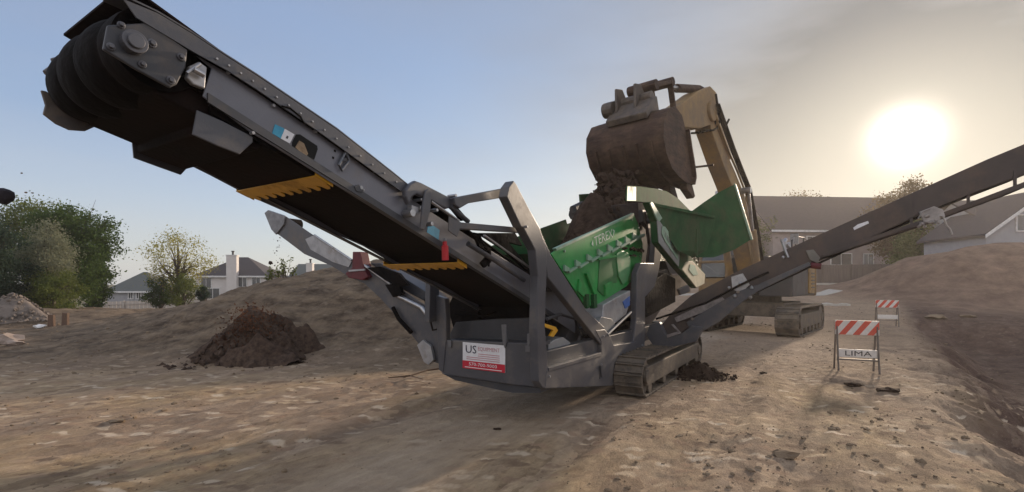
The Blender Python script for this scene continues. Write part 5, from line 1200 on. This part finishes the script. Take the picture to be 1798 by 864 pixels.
# ================================================================== FENCES, KERB
def fence(name, label, pts, zt, h, m, pw=.14, post=2.4, seed=0):
    p0, p1 = Vector(pts[0]), Vector(pts[1]); Ln = (p1-p0).length; d = (p1-p0).normalized(); root = thing(name, label, 'fence', p0)
    rr = random.Random(seed); n = int(Ln/pw); mb = MB(); nrm = Vector((-d.y, d.x, 0))
    for k in range(n):
        q_ = p0+d*(k+.5)*pw; f = (k+.5)*pw/Ln; zt_ = zt[0]+(zt[1]-zt[0])*f+rr.uniform(-.012,.012)
        mb.box((q_.x, q_.y, zt_-h/2), (pw*.94, .022+rr.uniform(0,.008), h), d, nrm)
    part('board_panel', mb, m, root)
    k = 0.0
    while k < Ln:
        q_ = p0+d*k; f = k/Ln; zt_ = zt[0]+(zt[1]-zt[0])*f; mb = MB(); mb.box((q_.x-nrm.x*.09, q_.y-nrm.y*.09, zt_-h/2-.1), (.10,.10,h+.25), d, nrm); part('post', mb, m, root); k += post
    mb = MB()
    for dz in (.25, h-.3): mb.beam(p0-nrm*.04+Z*(zt[0]-dz-p0.z), p1-nrm*.04+Z*(zt[1]-dz-p1.z), .04, .09)
    part('rail', mb, m, root)
D = 41
fa, fb = ((1395-CX)/FPX*D, D, 1.5), ((1690-CX)/FPX*D, D, 1.5)
fence('wooden_fence', 'grey brown board fence in front of the wide house at the right', [fa, fb], (hz(466,D), hz(462,D)), 1.75, fencew)
fa, fb = ((1180-CX)/FPX*D, D, 1.5), ((1392-CX)/FPX*D, D, 1.5)
fence('wooden_fence', 'board fence behind the excavator and green hopper', [fa, fb], (hz(470,D), hz(466,D)), 1.7, fencew, seed=3)
D = 40
fence('pale_fence', 'long pale fence below the houses at the left', [((150-CX)/FPX*D, D, -1.6), ((372-CX)/FPX*D, D+1, -1.6)], (hz(531,D), hz(524,D)), 1.8, fencel, .3, 3.0, 5)
# concrete kerb and pavement strip at the right rear
def strip_obj(name, label, y0, y1, x0_, x1_, lift, m):
    xs_ = np.linspace(x0_, x1_, 80); mb = MB(); vs = []; 
    for x in xs_:
        for y in (y0, y1): vs.append((x, y, TZ(x, y)+lift))
        for y in (y1, y0): vs.append((x, y, TZ(x, y)-.15))
    fs = []
    for i in range(len(xs_)-1):
        a = i*4; b = a+4
        for j in range(4): fs.append((a+j, a+(j+1) % 4, b+(j+1) % 4, b+j))
    mb.add(vs, fs); return tag(part(name, mb, m), label, None, kind='structure')
strip_obj('kerb', 'pale concrete kerb below the board fence', 39.2, 39.6, 16, 34, .14, concrete)
strip_obj('pavement', 'pale concrete pavement strip at the right rear', 30.0, 31.3, 9, 20.5, .03, concrete)
strip_obj('kerb', 'pale concrete kerb behind the excavator', 24.3, 24.6, 9, 17, .10, concrete)

# ================================================================== HAZE
mb = MB(); mb.prism([(-120,-30,-4),(120,-30,-4),(120,130,-4),(-120,130,-4)], (0,0,20))
hm_ = bpy.data.materials.new('haze'); hm_.use_nodes = True; t_ = hm_.node_tree; t_.nodes.clear()
pv = N('ShaderNodeVolumePrincipled', t_); pv.inputs['Color'].default_value = (.95,.88,.82,1); pv.inputs['Density'].default_value = .0010; pv.inputs['Anisotropy'].default_value = .55  # haze volume added mostly to stand in for veiling lens glare
oo = N('ShaderNodeOutputMaterial', t_); t_.links.new(pv.outputs[0], oo.inputs['Volume'])
tag(part('haze', mb, hm_), 'thin warm haze added over the site, mostly in place of lens glare', None, kind='stuff')
